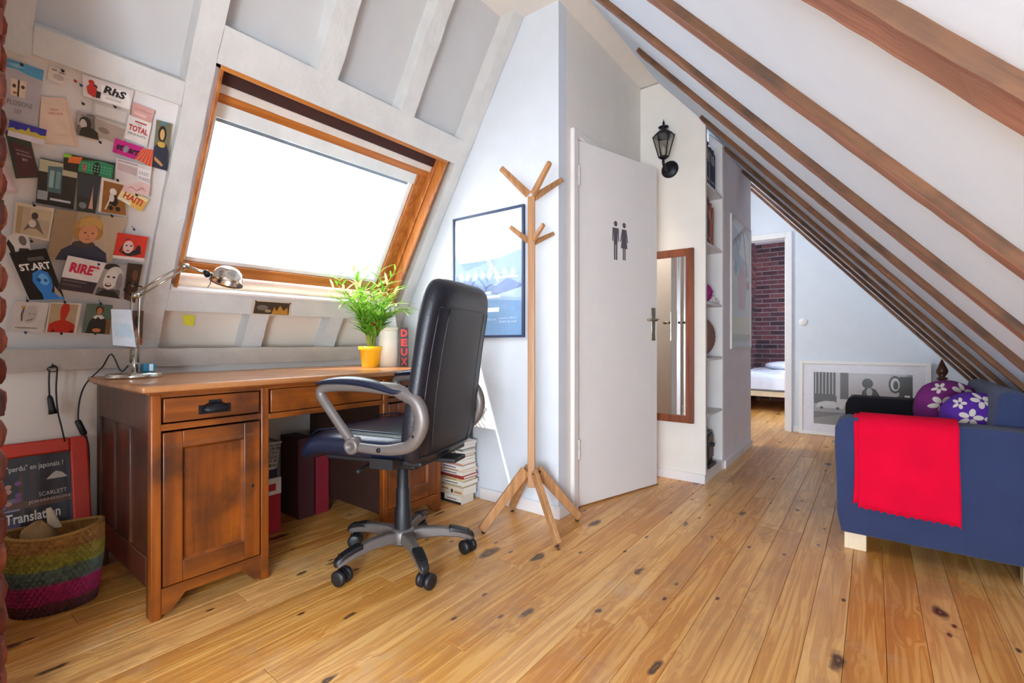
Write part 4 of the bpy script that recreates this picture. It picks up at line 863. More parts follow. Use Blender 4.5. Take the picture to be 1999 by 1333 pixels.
for i, ch in enumerate('DEUX'[::-1]): text_mb(P_, ch, -1.6, .085 + i * .245, 2.6, .135 + i * .245, 'D8382C', off=.0008, mb=q_, rot=0, bold=.05) if False else text_mb(P_, ch, .1, .03 + i * .245, .9, .225 + i * .245, 'D8382C', off=.0008, mb=q_, bold=.05)
t.part('lettering', q_)
o = make_sheet('greeting_card', 'white card with a small violet drawing standing behind the red-lettered book', 'card', Sheet((-2.4, 1.79, 1.14), (-2.38, 1.89, 1.14), (-2.33, 1.885, .92), (-2.35, 1.78, .92)), 'E6E2E6', [('e', '8A5AB0', .6, .75, .12, .06), ('p', '4A4A52', [(.3, .3), (.5, .45), (.8, .35), (.6, .25)])], group='cards on the desk')

# ================================================================== OFFICE CHAIR
CROT = 18
CH = Thing('office_chair', 'high-backed black leather swivel chair with grey plastic loop arms', 'chair', (-1.59, 1.31, 0), PI + math.radians(CROT), local=True)
def srect(cx, cy, cz, wy, tx, ang=0, n=28, p=3.2):
    out = []
    for j in range(n):
        t_ = 2 * PI * j / n; c_, s_ = math.cos(t_), math.sin(t_)
        X = tx / 2 * abs(c_) ** (2 / p) * (1 if c_ > 0 else -1); Y = wy / 2 * abs(s_) ** (2 / p) * (1 if s_ > 0 else -1)
        out.append((cx + X * math.cos(ang), cy + Y, cz + X * math.sin(ang)))
    return out
# backrest: rings from bottom to top (x back is negative)
prof = [(-.232, .462, .30, .03), (-.234, .468, .44, .075), (-.240, .49, .50, .105), (-.250, .55, .54, .115), (-.262, .64, .55, .105), (-.278, .74, .55, .095), (-.292, .84, .54, .095), (-.306, .94, .53, .10), (-.320, 1.03, .52, .11), (-.330, 1.09, .50, .115), (-.335, 1.13, .47, .105), (-.337, 1.155, .41, .075), (-.337, 1.165, .28, .035)]
CDX = .068
m = MB(); m.loft([srect(x_ + CDX, 0, z_, w_, t_, .12) for x_, z_, w_, t_ in prof], None, True, True)
back = CH.part('backrest', m, LEATHER, sub=1)
def back_pt(z_, f, out=.0):     # point on the rear face
    for (xa, za, wa, ta), (xb, zb, wb_, tb) in zip(prof[:-1], prof[1:]):
        if za <= z_ <= zb:
            k = (z_ - za) / (zb - za); xx = xa + (xb - xa) * k; ww = wa + (wb_ - wa) * k; tt = ta + (tb - ta) * k
            yy = ww / 2 * f; cx = (1 - min(1, abs(f)) ** 3.2) ** (1 / 3.2)
            return Vector((xx + CDX - (tt / 2 * cx + out) * .993, yy, z_ - tt / 2 * .12 * cx))
for f in (-.62, .62, .86, -.86):
    CH.part('seam', MB().tube([back_pt(.50 + .55 * i / 14 + (.0 if abs(f) < .8 else 0), f * (1 - .0 * i), -.001) for i in range(15)], .0028, None, 6), LEATHER, back)
CH.part('seam', MB().tube([back_pt(1.055, -.86 + 1.72 * i / 12, -.001) for i in range(13)], .003, None, 6), LEATHER, back)
CH.part('seam', MB().tube([back_pt(.50, -.86 + 1.72 * i / 12, -.001) for i in range(13)], .003, None, 6), LEATHER, back)
# seat
def seat_ring(x_, zc, w_, t_): return [(x_, Y, zc + Z) for (_, Y, Z) in [(0, *p) for p in [(w_ / 2 * abs(math.sin(a)) ** .55 * (1 if math.sin(a) > 0 else -1), t_ / 2 * abs(math.cos(a)) ** .7 * (1 if math.cos(a) > 0 else -1)) for a in [2 * PI * j / 28 for j in range(28)]]]]
rs = [(-.20, .50, .37, .03), (-.195, .51, .44, .075), (-.17, .525, .49, .1), (-.1, .522, .52, .11), (.05, .522, .525, .115), (.18, .525, .52, .115), (.27, .515, .51, .11), (.31, .492, .49, .1), (.33, .472, .46, .08), (.34, .458, .40, .04)]
m = MB(); m.loft([seat_ring(*q_) for q_ in rs], None, True, True); seat = CH.part('seat', m, LEATHER2, sub=1)
for sy in (-1, 1): CH.part('seam', MB().tube([(x_, sy * w_ * .40, zc + t_ * .5 - .001) for x_, zc, w_, t_ in rs[1:-2]], .003, None, 6), LEATHER2, seat)
CH.part('seat_pan', MB().box((-.2, -.19, .452), (.24, .19, .472)), BLACKP, bevel=.006)
m = MB().box((-.1, -.07, .40), (.12, .07, .455)); CH.part('tilt_mechanism', m, BLACKP, bevel=.01)
CH.part('tension_knob', MB().lathe([(.026, -.03), (.03, -.025), (.03, .025), (.026, .03)], None, 16, Matrix.Translation((.15, 0, .425)) @ Matrix.Rotation(PI / 2, 4, 'Y')), BLACKP)
CH.part('lever', MB().tube([(.05, .05, .44), (.05, .2, .435), (.04, .25, .43)], [.006, .006, .01], None, 8), BLACKP)
CH.part('back_bracket', MB().box((-.27, -.05, .44), (-.08, .05, .458)), BLACKP, bevel=.005)
# arms
for sy in (-1, 1):
    y_ = .258 * sy
    loop = [(.02, .535), (.07, .59), (.135, .665), (.175, .715), (.165, .742), (.10, .752), (-.02, .756), (-.15, .75), (-.19, .738), (-.245, .712), (-.27, .655), (-.262, .598), (-.225, .55), (-.15, .528), (-.08, .524), (.02, .528)]
    pts = smooth_pts([(x_, y_ + sy * .0, z_) for x_, z_ in loop], 4); pts = [p + Vector((.03, 0, 0)) for p in pts]
    ar = CH.part('armrest', MB().tube(pts, [.019 + .009 * (max(0, math.sin(PI * (i / len(pts) - .35) / .55)) if i / len(pts) > .35 else 0) for i in range(len(pts))], None, 12, flat=.8, up=(0, 1, 0)), GREYP)
    CH.part('pivot_disc', MB().lathe([(.026, -.024), (.031, -.02), (.031, .02), (.026, .024), (.012, .025), (.012, .022), (.001, .022)], None, 24, Matrix.Translation((.05, y_, .532)) @ Matrix.Rotation(PI / 2 * -sy, 4, 'X')), GREYP, ar)
    pad = []
    for i in range(13):
        t_ = i / 12; x_ = .215 - .41 * t_; zz = .752 + .028 * math.sin(PI * min(1, t_ * 1.15 + .08)) ** .7 - .01 * t_; w_ = .068 * (math.sin(PI * (t_ * .9 + .07)) ** .35); h_ = .036 * (math.sin(PI * (t_ * .9 + .05)) ** .5)
        pad.append([(x_, y_ + w_ / 2 * math.cos(a), zz + h_ / 2 * math.sin(a)) for a in [2 * PI * j / 14 for j in range(14)]])
    CH.part('arm_pad', MB().loft(pad), LEATHER2, ar)
    for (bx, bz) in ((-.262, .66), (-.25, .585), (-.1, .526)):
        CH.part('bolt', MB().lathe([(.009, 0), (.009, .018), (.005, .02)], None, 10, Matrix.Translation((bx + .03, y_, bz)) @ Matrix.Rotation(-PI / 2 * sy, 4, 'X')), IRON, ar)
    CH.part('arm_bracket', MB().box((-.12, sy * .19, .452), (-.02, y_, .49)), BLACKP); CH.part('arm_bracket', MB().box((-.235, sy * .2, .61), (-.215, y_, .64)), BLACKP)
# gas lift and base
CH.part('gas_lift', MB().lathe([(.05, .075), (.05, .12), (.036, .13), (.034, .22), (.030, .225), (.029, .3), (.025, .305), (.024, .38), (.018, .385), (.018, .42)], None, 24), BLACKP)
CH.part('base_hub', MB().lathe([(.045, .07), (.052, .08), (.05, .125), (.04, .135)], None, 24), GREYP)
for k in range(5):
    a_ = math.radians(48 + 72 * k) - PI - math.radians(CROT)
    R_ = Matrix.Rotation(a_, 4, 'Z')
    rings = [[(x_, -w_ / 2, z_), (x_, w_ / 2, z_), (x_, w_ / 2 * .8, z_ + h_), (x_, -w_ / 2 * .8, z_ + h_)] for x_, w_, z_, h_ in [(.03, .05, .08, .045), (.08, .046, .088, .045), (.16, .042, .09, .038), (.23, .04, .08, .032), (.275, .036, .068, .03), (.295, .03, .062, .022)]]
    lg = CH.part('base_leg', MB().loft(rings, None, True, True, R_), GREYP, bevel=.006)
    rings = [[(x_, -w_ / 2, z_ - .012), (x_, w_ / 2, z_ - .012), (x_, w_ / 2 * .85, z_ + .006), (x_, -w_ / 2 * .85, z_ + .006)] for x_, w_, z_ in [(.195, .044, .118), (.205, .0455, .120), (.235, .0445, .114), (.27, .041, .103), (.298, .034, .088), (.303, .026, .078)]]
    ft = CH.part('foot_cover', MB().loft(rings, None, True, True, R_), BLACKP, lg, bevel=.003)
    m = MB()
    for i in range(6): X = .218 + i * .012; m.box((X, -.016, .117 - (X - .2) * .22), (X + .005, .016, .124 - (X - .2) * .22), None, R_)
    CH.part('grip_ribs', m, BLACKP, ft)
    ca = a_ + random.uniform(-1, 1)
    T = R_ @ Matrix.Translation((.283, 0, 0)) @ Matrix.Rotation(random.uniform(-1.2, 1.2), 4, 'Z')
    cs_ = CH.part('caster', MB().lathe([(.006, .045), (.006, .075)], None, 10, T).add([], []), BLACKP)
    hood = MB(); rings = []
    for i in range(9):
        a = -.2 + PI * i / 8; rings.append([((-.012 + .03 * math.cos(a)), yy, .028 + .03 * math.sin(a)) for yy in (-.008, .008)] + [((-.012 + .022 * math.cos(a)), yy, .028 + .022 * math.sin(a)) for yy in (.008, -.008)])
    hood.loft(rings, None, True, False, T); CH.part('caster_hood', hood, BLACKP, cs_)
    for s_ in (-1, 1):
        CH.part('wheel', MB().lathe([(.008, -.012), (.024, -.0115), (.030, -.007), (.030, .006), (.024, .011), (.008, .012)], None, 22, T @ Matrix.Translation((-.012, s_ * .0205, .030)) @ Matrix.Rotation(PI / 2, 4, 'X')), BLACKP, cs_)

# ================================================================== COAT STAND
CX, CYY = -1.355, 1.925
stand = Thing('coat_stand', 'tall oak coat stand with square post and angled arms', 'coat stand', (CX, CYY, 0))
pa = math.radians(32)
def sq(mb, a, b, w0, h0, w1=None, h1=None, side=None):
    a, b = Vector(a), Vector(b); d = (b - a).normalized(); s_ = Vector(side) if side is not None else d.cross(Vector((0, 0, 1))).normalized(); u_ = s_.cross(d).normalized(); w1 = w1 or w0; h1 = h1 or h0
    r = lambda p, w_, h_: [p - s_ * w_ / 2 - u_ * h_ / 2, p + s_ * w_ / 2 - u_ * h_ / 2, p + s_ * w_ / 2 + u_ * h_ / 2, p - s_ * w_ / 2 + u_ * h_ / 2]
    mb.loft([r(a, w0, h0), r(b, w1, h1)], None, True, False); return mb
sd0 = (math.cos(pa), math.sin(pa), 0)
stand.part('post', sq(MB(), (CX, CYY, .20), (CX, CYY, 1.645), .036, .036, side=sd0), OAK, bevel=.003)
for (fx, fy) in ((-1.50, 1.71), (-1.12, 1.80), (-1.205, 2.16 - .02), (-1.57, 2.04)):
    dr_ = Vector((fx - CX, fy - CYY, 0)).normalized()
    topp = Vector((CX, CYY, .285)) + dr_ * .03; foot = Vector((fx, fy, .018))
    lg = stand.part('leg', sq(MB(), topp, foot, .022, .052, .022, .038), OAK, bevel=.003)
    stand.part('foot_pad', MB().lathe([(.008, 0), (.01, .004), (.008, .016)], None, 12, Matrix.Translation((fx - dr_.x * .012, fy - dr_.y * .012, 0))), mat('brown_foot', '3A2418', .7), lg)
    stand.part('screw', MB().lathe([(.005, 0), (.005, .002)], None, 10, Matrix.Translation(topp + dr_.cross(Vector((0, 0, 1))) * .0112 + dr_ * .01 + Vector((0, 0, -.01))) @ dr_.cross(Vector((0, 0, 1))).to_track_quat('Z', 'Y').to_matrix().to_4x4()), IRON, lg)
def at_(u, v, d): r = ray(u, v); return CAMP + r * (d / F)
for (u, v, d, zb) in ((978, 326, 2.29, 1.655), (1074, 315, 2.21, 1.655), (1097, 349, 2.45, 1.645), (996, 441, 2.32, 1.425), (1062, 436, 2.27, 1.43), (1081, 454, 2.45, 1.42)):
    tip = at_(u, v, d); dr_ = Vector((tip.x - CX, tip.y - CYY, 0)).normalized()
    a = Vector((CX, CYY, zb)) + dr_ * .016; big = v < 400
    w_ = .030 if big else .024
    ar = MB(); sq(ar, a - Vector((0, 0, 0)), tip, .02 if big else .016, w_ * 1.2, .02 if big else .016, w_ * .8)
    stand.part('arm', ar, OAK, bevel=.004)

# ================================================================== TOILET DOOR
hx, hy = -1.302, 2.297; ex, ey = -1.108, 2.98
DL = math.hypot(ex - hx, ey - hy); dv = Vector((ex - hx, ey - hy, 0)) / DL; dn = Vector((dv.y, -dv.x, 0))   # dn: into the room
door = bpy.data.objects.new('door_1', None); COL.objects.link(door); door['kind'] = 'structure'; door.location = (hx, hy, 0)
ORG = (hx, hy, 0)
TD = Matrix(((dv.x, dn.x, 0, hx), (dv.y, dn.y, 0, hy), (0, 0, 1, 0), (0, 0, 0, 1)))   # (along, outward, z)
leaf = MB().box((0, -.038, .008), (DL, 0, 2.043), None, TD).build('door_leaf', WHITE, door, ORG, bevel=.002)
MB().box((-1.33, 2.225, 0), (-1.283, 2.272, 2.085)).box((-1.33, 2.99, 0), (-1.29, 3.03, 2.085)).box((-1.33, 2.272, 2.045), (-1.285, 2.99, 2.085)).build('door_frame', WHITE, door, ORG, bevel=.004)
for zz in (1.84, .33):
    q_ = MB().lathe([(.006, -.055), (.0075, -.05), (.0075, -.002), (.006, -.001), (.006, .001), (.0075, .002), (.0075, .05), (.006, .055)], None, 12, Matrix.Translation((hx + .012, hy - .012, zz)))
    q_.box((-.0, .001, zz - .04), (.03, .003, zz + .04), None, TD); q_.build('hinge', WHITE, door, ORG)
HN = DL - .045
for s_, nm in ((1, 'out'), (-1, 'in')):
    oy = .0 if s_ > 0 else -.038
    pl = MB().box((HN - .02, oy, .93), (HN + .02, oy + s_ * .008, 1.14), None, TD).build('handle_plate', NICKEL, door, ORG, bevel=.002)
    MB().tube([TD @ Vector(p) for p in [(HN, oy, 1.06), (HN, oy + s_ * .045, 1.06), (HN - .012, oy + s_ * .052, 1.06), (HN - .11, oy + s_ * .05, 1.058)]], .0085, None, 10).build('door_handle', NICKEL, pl, ORG)
# man and woman sign, flat on the leaf
P_ = lambda a, b, off=0: TD @ Vector((a, off, b))
GS = '57525A'
def pict(cx, fem):
    cz = 1.52; sh = [('e', GS, cx, cz + .105, .0155, .0165)]
    if fem: sh += [('p', GS, [(cx - .02, cz + .08), (cx + .02, cz + .08), (cx + .036, cz + .005), (cx + .028, cz + .002), (cx + .018, cz + .045), (cx + .03, cz - .035), (cx - .03, cz - .035), (cx - .018, cz + .045), (cx - .028, cz + .002), (cx - .036, cz + .005)]), ('r', GS, cx - .013, cz - .105, cx - .002, cz - .03), ('r', GS, cx + .002, cz - .105, cx + .013, cz - .03)]
    else: sh += [('p', GS, [(cx - .028, cz + .08), (cx + .028, cz + .08), (cx + .03, cz + .0), (cx + .022, cz - .0), (cx + .018, cz + .055), (cx + .016, cz - .02), (cx - .016, cz - .02), (cx - .018, cz + .055), (cx - .022, cz), (cx - .03, cz)]), ('r', GS, cx - .015, cz - .11, cx - .002, cz - .018), ('r', GS, cx + .002, cz - .11, cx + .015, cz - .018)]
    return sh
shapes_mb(P_, pict(.312, 0) + pict(.388, 1)).build('toilet_sign', None, door, ORG)
# inside the toilet: brown panel seen only in the mirror
struct('trim_2', MB().box((-2.29, 2.2, 0), (-2.28, 3.18, 1.2)), mat('brown_panel', '8A5A3A', .6))

# ================================================================== MIRROR AND LANTERN
t = Thing('wall_mirror', 'tall narrow mirror in reddish brown wooden frame behind the door', 'mirror', (-1.11, 3.19, .386))
MW = wood('mahogany', '5A2818', '8A4A2A', axis='Z', fine=60, rough=.35)
x0, x1, z0, z1 = -1.285, -.934, .386, 1.54; fw = .05
t.part('frame', MB().box((x0, 3.162, z0), (x0 + fw, 3.188, z1)).box((x1 - fw, 3.162, z0), (x1, 3.188, z1)).box((x0 + fw, 3.162, z0), (x1 - fw, 3.188, z0 + fw)).box((x0 + fw, 3.162, z1 - fw), (x1 - fw, 3.188, z1)), MW, bevel=.003)
t.part('mirror_glass', MB().box((x0 + fw - .002, 3.172, z0 + fw - .002), (x1 - fw + .002, 3.176, z1 - fw + .002)), MIRROR)
L0 = Vector((-1.095, 3.188, 2.09))
t = Thing('wall_lantern', 'black iron coach lantern with glass panes above the mirror', 'lamp', L0)
RX = Matrix.Translation(L0) @ Matrix.Rotation(PI / 2, 4, 'X')
t.part('backplate', MB().lathe([(.056, 0), (.058, .006), (.05, .014), (.02, .022), (.001, .024)], None, 28, RX), IRON)
c0 = L0 + Vector((-.0, -.125, .03))
t.part('bracket', MB().tube(smooth_pts([L0 + Vector((0, -.01, 0)), L0 + Vector((0, -.06, -.02)), c0 + Vector((0, 0, -.03)), c0 + Vector((0, 0, .012))]), .009, None, 10), IRON)
zb, zt, rb, rt = c0.z + .015, c0.z + .155, .03, .068
ring = lambda r, z_, ph=.3, n=6: [Vector((c0.x + r * math.cos(ph + 2 * PI * k / n), c0.y + r * math.sin(ph + 2 * PI * k / n), z_)) for k in range(n)]
A_, B_ = ring(rb, zb), ring(rt, zt)
for a, b in zip(A_, B_): t.part('bar', MB().tube([a, b], .0035, None, 6), IRON)
t.part('top_rim', MB().tube(B_, .004, None, 6, closed=True), IRON); t.part('bottom_cup', MB().loft([ring(.012, zb - .014), ring(rb + .003, zb - .002), ring(rb + .003, zb + .004)]), IRON)
LG = glass_mat('smoked_glass', (.72, .7, .68, 1), .1)
for k in range(6): t.part('pane', MB().add([A_[k], A_[(k + 1) % 6], B_[(k + 1) % 6], B_[k]], [(0, 1, 2, 3)]), LG)
t.part('roof', MB().loft([ring(rt + .004, zt), ring(.05, zt + .022), ring(.02, zt + .034), ring(.012, zt + .04)], None, True, False), IRON)
t.part('finial', MB().lathe([(.012, .038), (.01, .044), (.03, .052), (.034, .058), (.012, .066), (.006, .078), (.009, .084), (.004, .096), (.001, .11)], None, 16, Matrix.Translation((c0.x, c0.y, zt))), IRON)
t.part('candle_bulb', MB().lathe([(.009, .0), (.009, .03), (.012, .045), (.009, .062), (.002, .075)], None, 12, Matrix.Translation((c0.x, c0.y, zb))), mat('lamp_bulb', 'E8DCC0', .3))

# ================================================================== BOOKSHELF IN THE WALL
bs = Thing('bookshelf', 'white built-in bookshelf niche at the corridor corner', 'bookshelf', (-1.05, 3.43, 0))
bs.part('back_board', MB().box((-1.235, 3.221, 0), (-1.22, 3.64, 2.6)), WHITE)
bs.part('side', MB().box((-1.22, 3.622, 0), (-.866, 3.6399, 2.34)), WHITE); bs.part('side', MB().box((-1.22, 3.2205, 0), (-.868, 3.235, 2.34)), WHITE)
SH = [.07, .445, .815, 1.19, 1.58, 1.972]
for z_ in SH: bs.part('shelf', MB().box((-1.22, 3.235, z_ - .018), (-.868, 3.622, z_)), WHITE, bevel=.001)
bs.part('plinth', MB().box((-.89, 3.235, 0), (-.868, 3.622, .052)), WHITE)
def std_book(label, y, z_, th, hgt, c, dep=.16, x1=-.872, lean=0, group='books in the white niche shelf', stripes=()):
    t = Thing('book', label, 'book', (x1 - dep / 2, y + th / 2, z_), group=group); cm = ink(c, .5)
    m = MB().box((x1 - dep, y, z_ + .0003), (x1, y + .002, z_ + hgt)).box((x1 - dep, y + th - .002, z_ + .0003), (x1, y + th, z_ + hgt)).box((x1 - .002, y + .002, z_ + .0003), (x1, y + th - .002, z_ + hgt))
    t.part('cover', m, cm); t.part('pages', MB().box((x1 - dep + .003, y + .002, z_ + .003), (x1 - .002, y + th - .002, z_ + hgt - .004)), PAGES)
    P_ = lambda a, b, off=0: Vector((x1 + off, y + th * a, z_ + hgt * b))
    t.part('print', shapes_mb(P_, [('r', stripes or 'D8D0C0', .2, .6, .8, .85), ('r', stripes or 'D8D0C0', .2, .1, .8, .16)]))
yy = 3.245
for i, (c, th, hg, lb, st_) in enumerate([('1C2340', .03, .27, 'dark navy book, leftmost on the top niche shelf', 'C9B45A'), ('2E4A7A', .026, .25, 'mid blue book, second on the top niche shelf', 'D8D0C0'), ('8A8A5A', .02, .235, 'olive book between blue books on the top niche shelf', '2A2A2A'), ('24284A', .034, .26, 'thick indigo book on the top niche shelf', '8AA0C8'),
                                  ('3A2A4A', .024, .25, 'dark violet book on the top niche shelf', 'D8C8A0'), ('1E3A6A', .03, .26, 'royal blue book near the right of the top niche shelf', 'E0E0E0'), ('2A2030', .028, .24, 'blackish book, rightmost on the top niche shelf', '8A7A9A')]):
    std_book(lb, yy, 1.972, th, hg, c, stripes=st_); yy += th + .002
yy = 3.245
for c, th, hg, lb, st_ in [('2A2226', .03, .3, 'black tall book, leftmost on the second niche shelf', '8A4A3A'), ('4A2A26', .026, .29, 'dark brown book on the second niche shelf', 'C08050'), ('8A3A28', .03, .27, 'rust red book on the second niche shelf', 'E0B080'), ('C8643A', .028, .28, 'orange book on the second niche shelf', '5A2A1A'), ('7A3024', .022, .25, 'dark red book on the second niche shelf', 'D8A080'), ('B8784A', .02, .26, 'tan book, rightmost on the second niche shelf', '6A3A20')]:
    std_book(lb, yy, 1.58, th, hg, c, stripes=st_); yy += th + .002
def blob(mb, c, rx, ry, rz_, n=18, k=12, bumps=0):
    rings = []
    for i in range(k + 1):
        a = -PI / 2 + PI * i / k; rr = max(.02, math.cos(a))
        rings.append([(c[0] + rx * rr * math.cos(2 * PI * j / n) * (1 + bumps * math.sin(5 * 2 * PI * j / n + i)), c[1] + ry * rr * math.sin(2 * PI * j / n), c[2] + rz_ * math.sin(a)) for j in range(n)])
    return mb.loft(rings)
t = Thing('figurine', 'blue and white figurine on top of the shelved blue books', 'figurine', (-.905, 3.33, 2.243)); 
t.part('body', blob(MB(), (-.905, 3.33, 2.263), .022, .025, .02)); t.part('head', blob(MB(), (-.905, 3.33, 2.291), .013, .013, .012), mat('figurine_skin', 'C89078', .6))
t.o.children[0].data.materials.clear(); t.o.children[0].data.materials.append(mat('figurine_blue', '34507A', .5))
t = Thing('yarn_ball', 'magenta ball of yarn on the third niche shelf', 'yarn', (-.925, 3.335, 1.19)); YM = mat('magenta_yarn', 'A01A74', .9, bump=.8, bscale=120)
t.part('core', blob(MB(), (-.925, 3.335, 1.258), .062, .064, .067), YM)
for k in range(6):
    R_ = Euler((k * .9, k * 1.3, k * .5)).to_matrix(); t.part('strand', MB().tube([Vector((-.925, 3.335, 1.258)) + R_ @ Vector((.0655 * math.cos(a), .0655 * math.sin(a), .01 * math.sin(3 * a))) for a in [2 * PI * j / 24 for j in range(24)]], .003, None, 5, closed=True), YM)
t = Thing('seashells', 'pale seashell cluster in front on the third niche shelf', 'shells', (-.895, 3.47, 1.19))
for k, (yy, s_) in enumerate([(3.44, .02), (3.478, .026), (3.52, .018), (3.55, .02)]):
    q_ = MB(); q_.lathe([(.001, 0), (s_ * .9, s_ * .3), (s_, s_ * .7), (s_ * .6, s_ * 1.2), (s_ * .65, s_ * 1.35), (s_ * .3, s_ * 1.8), (.001, s_ * 2.1)], None, 14, Matrix.Translation((-.9 + .004 * k, yy, 1.192))); t.part('shell', q_, mat('shell_white', 'D8CCC8', .5))
t = Thing('pouf_basket', 'round brown woven ball basket on the fourth niche shelf', 'basket', (-1.0, 3.42, .815))
q_ = MB(); rings = []
for i in range(33):
    a = -PI / 2 + PI * i / 32; rr = max(.03, math.cos(a) ** .8); w_ = 1 + .012 * (-1) ** i
    rings.append([(-.99 + .12 * rr * w_ * math.cos(2 * PI * j / 40), 3.42 + .165 * rr * w_ * math.sin(2 * PI * j / 40), .957 + .138 * math.sin(a)) for j in range(40)])
t.part('weave', q_.loft(rings), mat('brown_weave', '8A6254', .8, bump=.8, bscale=90, var=.2)); t.part('rim', MB().tube([(-.99 + .04 * math.cos(a), 3.42 + .055 * math.sin(a), 1.091) for a in [2 * PI * j / 20 for j in range(20)]], .005, None, 6, closed=True), mat('brown_weave_dark', '6A4638', .8))
t = Thing('coffee_machine', 'black and steel coffee machine on the bottom niche shelf', 'machine', (-1.0, 3.4, .07))
t.part('body', MB().box((-1.08, 3.29, .0705), (-.90, 3.50, .3)), BLACKP, bevel=.01); t.part('front_plate', MB().box((-.90, 3.37, .12), (-.892, 3.49, .28)), mat('steel_dark', '4A4A50', .3, metal=.8), bevel=.003)
t.part('spout', MB().box((-.9, 3.41, .2), (-.872, 3.45, .225)), BLACKP, bevel=.004); t.part('drip_tray', MB().box((-.9, 3.31, .0705), (-.872, 3.49, .09)), BLACKP, bevel=.003)
t = Thing('glass_jug', 'small clear glass jug on top of the black coffee machine', 'jug', (-.94, 3.37, .301))
t.part('body', MB().lathe([(.03, 0), (.035, .002), (.042, .03), (.03, .07), (.034, .09), (.031, .09), (.027, .07), (.038, .03), (.03, .006)], None, 20, Matrix.Translation((-.94, 3.37, .301))), glass_mat('jug_glass', (.8, .82, .85, 1), .15)); t.part('handle', MB().tube([(-.94, 3.41, .33), (-.94, 3.435, .345), (-.94, 3.43, .375), (-.94, 3.404, .38)], .004, None, 6), glass_mat('jug_glass'))

# ================================================================== FRAMED PICTURES
def framed(name, label, S, w_, h_, fw, dep, fm, base, shapes, texts=(), group=None, glass=True, bev=.002, mount=None):
    """S: sheet of the outer rectangle (front plane of the frame), w_, h_ metres"""
    t = Thing(name, label, 'picture', tuple(S.P(.5, 0))); a_, b_ = fw / w_, fw / h_
    def slab(mb, a0, b0, a1, b1, o0, o1): mb.hexa([S.P(a0, b0, o0), S.P(a1, b0, o0), S.P(a1, b1, o0), S.P(a0, b1, o0), S.P(a0, b0, o1), S.P(a1, b0, o1), S.P(a1, b1, o1), S.P(a0, b1, o1)])
    m = MB(); slab(m, 0, 0, a_, 1, -dep, 0); slab(m, 1 - a_, 0, 1, 1, -dep, 0); slab(m, a_, 0, 1 - a_, b_, -dep, 0); slab(m, a_, 1 - b_, 1 - a_, 1, -dep, 0)
    t.part('frame', m, fm, bevel=bev)
    m = MB(); slab(m, a_, b_, 1 - a_, 1 - b_, -dep, -.010); sh = t.part('sheet', m, ink(base))
    PP = lambda a, b, off=0: S.P(a_ + (1 - 2 * a_) * a, b_ + (1 - 2 * b_) * b, -.0098 + off)
    t.part('print', shapes_mb(PP, shapes, .0002, .00008), parent=sh)
    if texts:
        q_ = MB()
        for tx in texts: text_mb(PP, *tx[:6], off=.004, rot=(tx[6] if len(tx) > 6 else 0), mb=q_, bold=(tx[7] if len(tx) > 7 else 0))
        t.part('lettering', q_, parent=sh)
    if glass: m = MB(); slab(m, a_, b_, 1 - a_, 1 - b_, -.0045, -.003); t.part('glass', m, glass if glass is not True else PGLASS)
    return t
# blue mountain poster on the partition wall
S_ = Sheet((-2.058, 2.08, 1.678), (-1.517, 2.08, 1.678), (-1.517, 2.08, .948), (-2.058, 2.08, .948))
sh = [('r', '5C86B8', 0, 0, 1, 1), ('r', 'B8CDE2', 0, .62, 1, 1), ('p', 'D6E2EE', [(0, .75), (0, 1), (1, 1), (1, .72), (.5, .66)]), ('p', '7FA0CC', [(0, .7), (.08, .62), (.16, .55), (.3, .57), (.5, .6), (.7, .63), (1, .68), (1, .3), (0, .3)]),
      ('p', '4A6CA8', [(.0, .3), (.02, .52), (.12, .46), (.25, .5), (.36, .42), (.5, .46), (.62, .4), (.8, .46), (1, .4), (1, .2), (0, .2)]), ('p', '6F94C6', [(.3, .44), (.4, .52), (.5, .48), (.6, .54), (.75, .5), (.62, .44), (.45, .4)]), ('p', '9CB8DA', [(0, .0), (0, .3), (.3, .36), (.65, .33), (1, .38), (1, 0)]), ('p', '7AA2CC', [(0, 0), (0, .26), (.4, .3), (1, .27), (1, 0)])]
sh += [('p', 'A9C0E0', [(.05 + .11 * k, .5 - .02 * (k % 3)), (.09 + .11 * k, .56 - .02 * (k % 2)), (.15 + .11 * k, .5), (.1 + .11 * k, .46)]) for k in range(8)]
sh += [('r', 'EEF4FA', .68, .46, .94, .474), ('r', 'EEF4FA', .48, .305, .7, .325), ('r', 'EEF4FA', .48, .19, .68, .225), ('e', 'D8E6F4', .52, .35, .05, .012)]
framed('framed_poster', 'blue mountain poster in a thin dark blue frame on the white wall', S_, .541, .73, .014, .018, mat('dark_blue_frame', '2A3C5C', .4), '6E96C4', sh,
       [('jumping', .40, .53, .74, .61, 'E8F0FA', -.75, .02), ('LIGNE CLAIRE', .50, .12, .64, .135, 'DCE8F4'), ('theatre du nord', .68, .10, .92, .12, 'DCE8F4'), ('saison 2011', .68, .13, .92, .145, 'DCE8F4')])
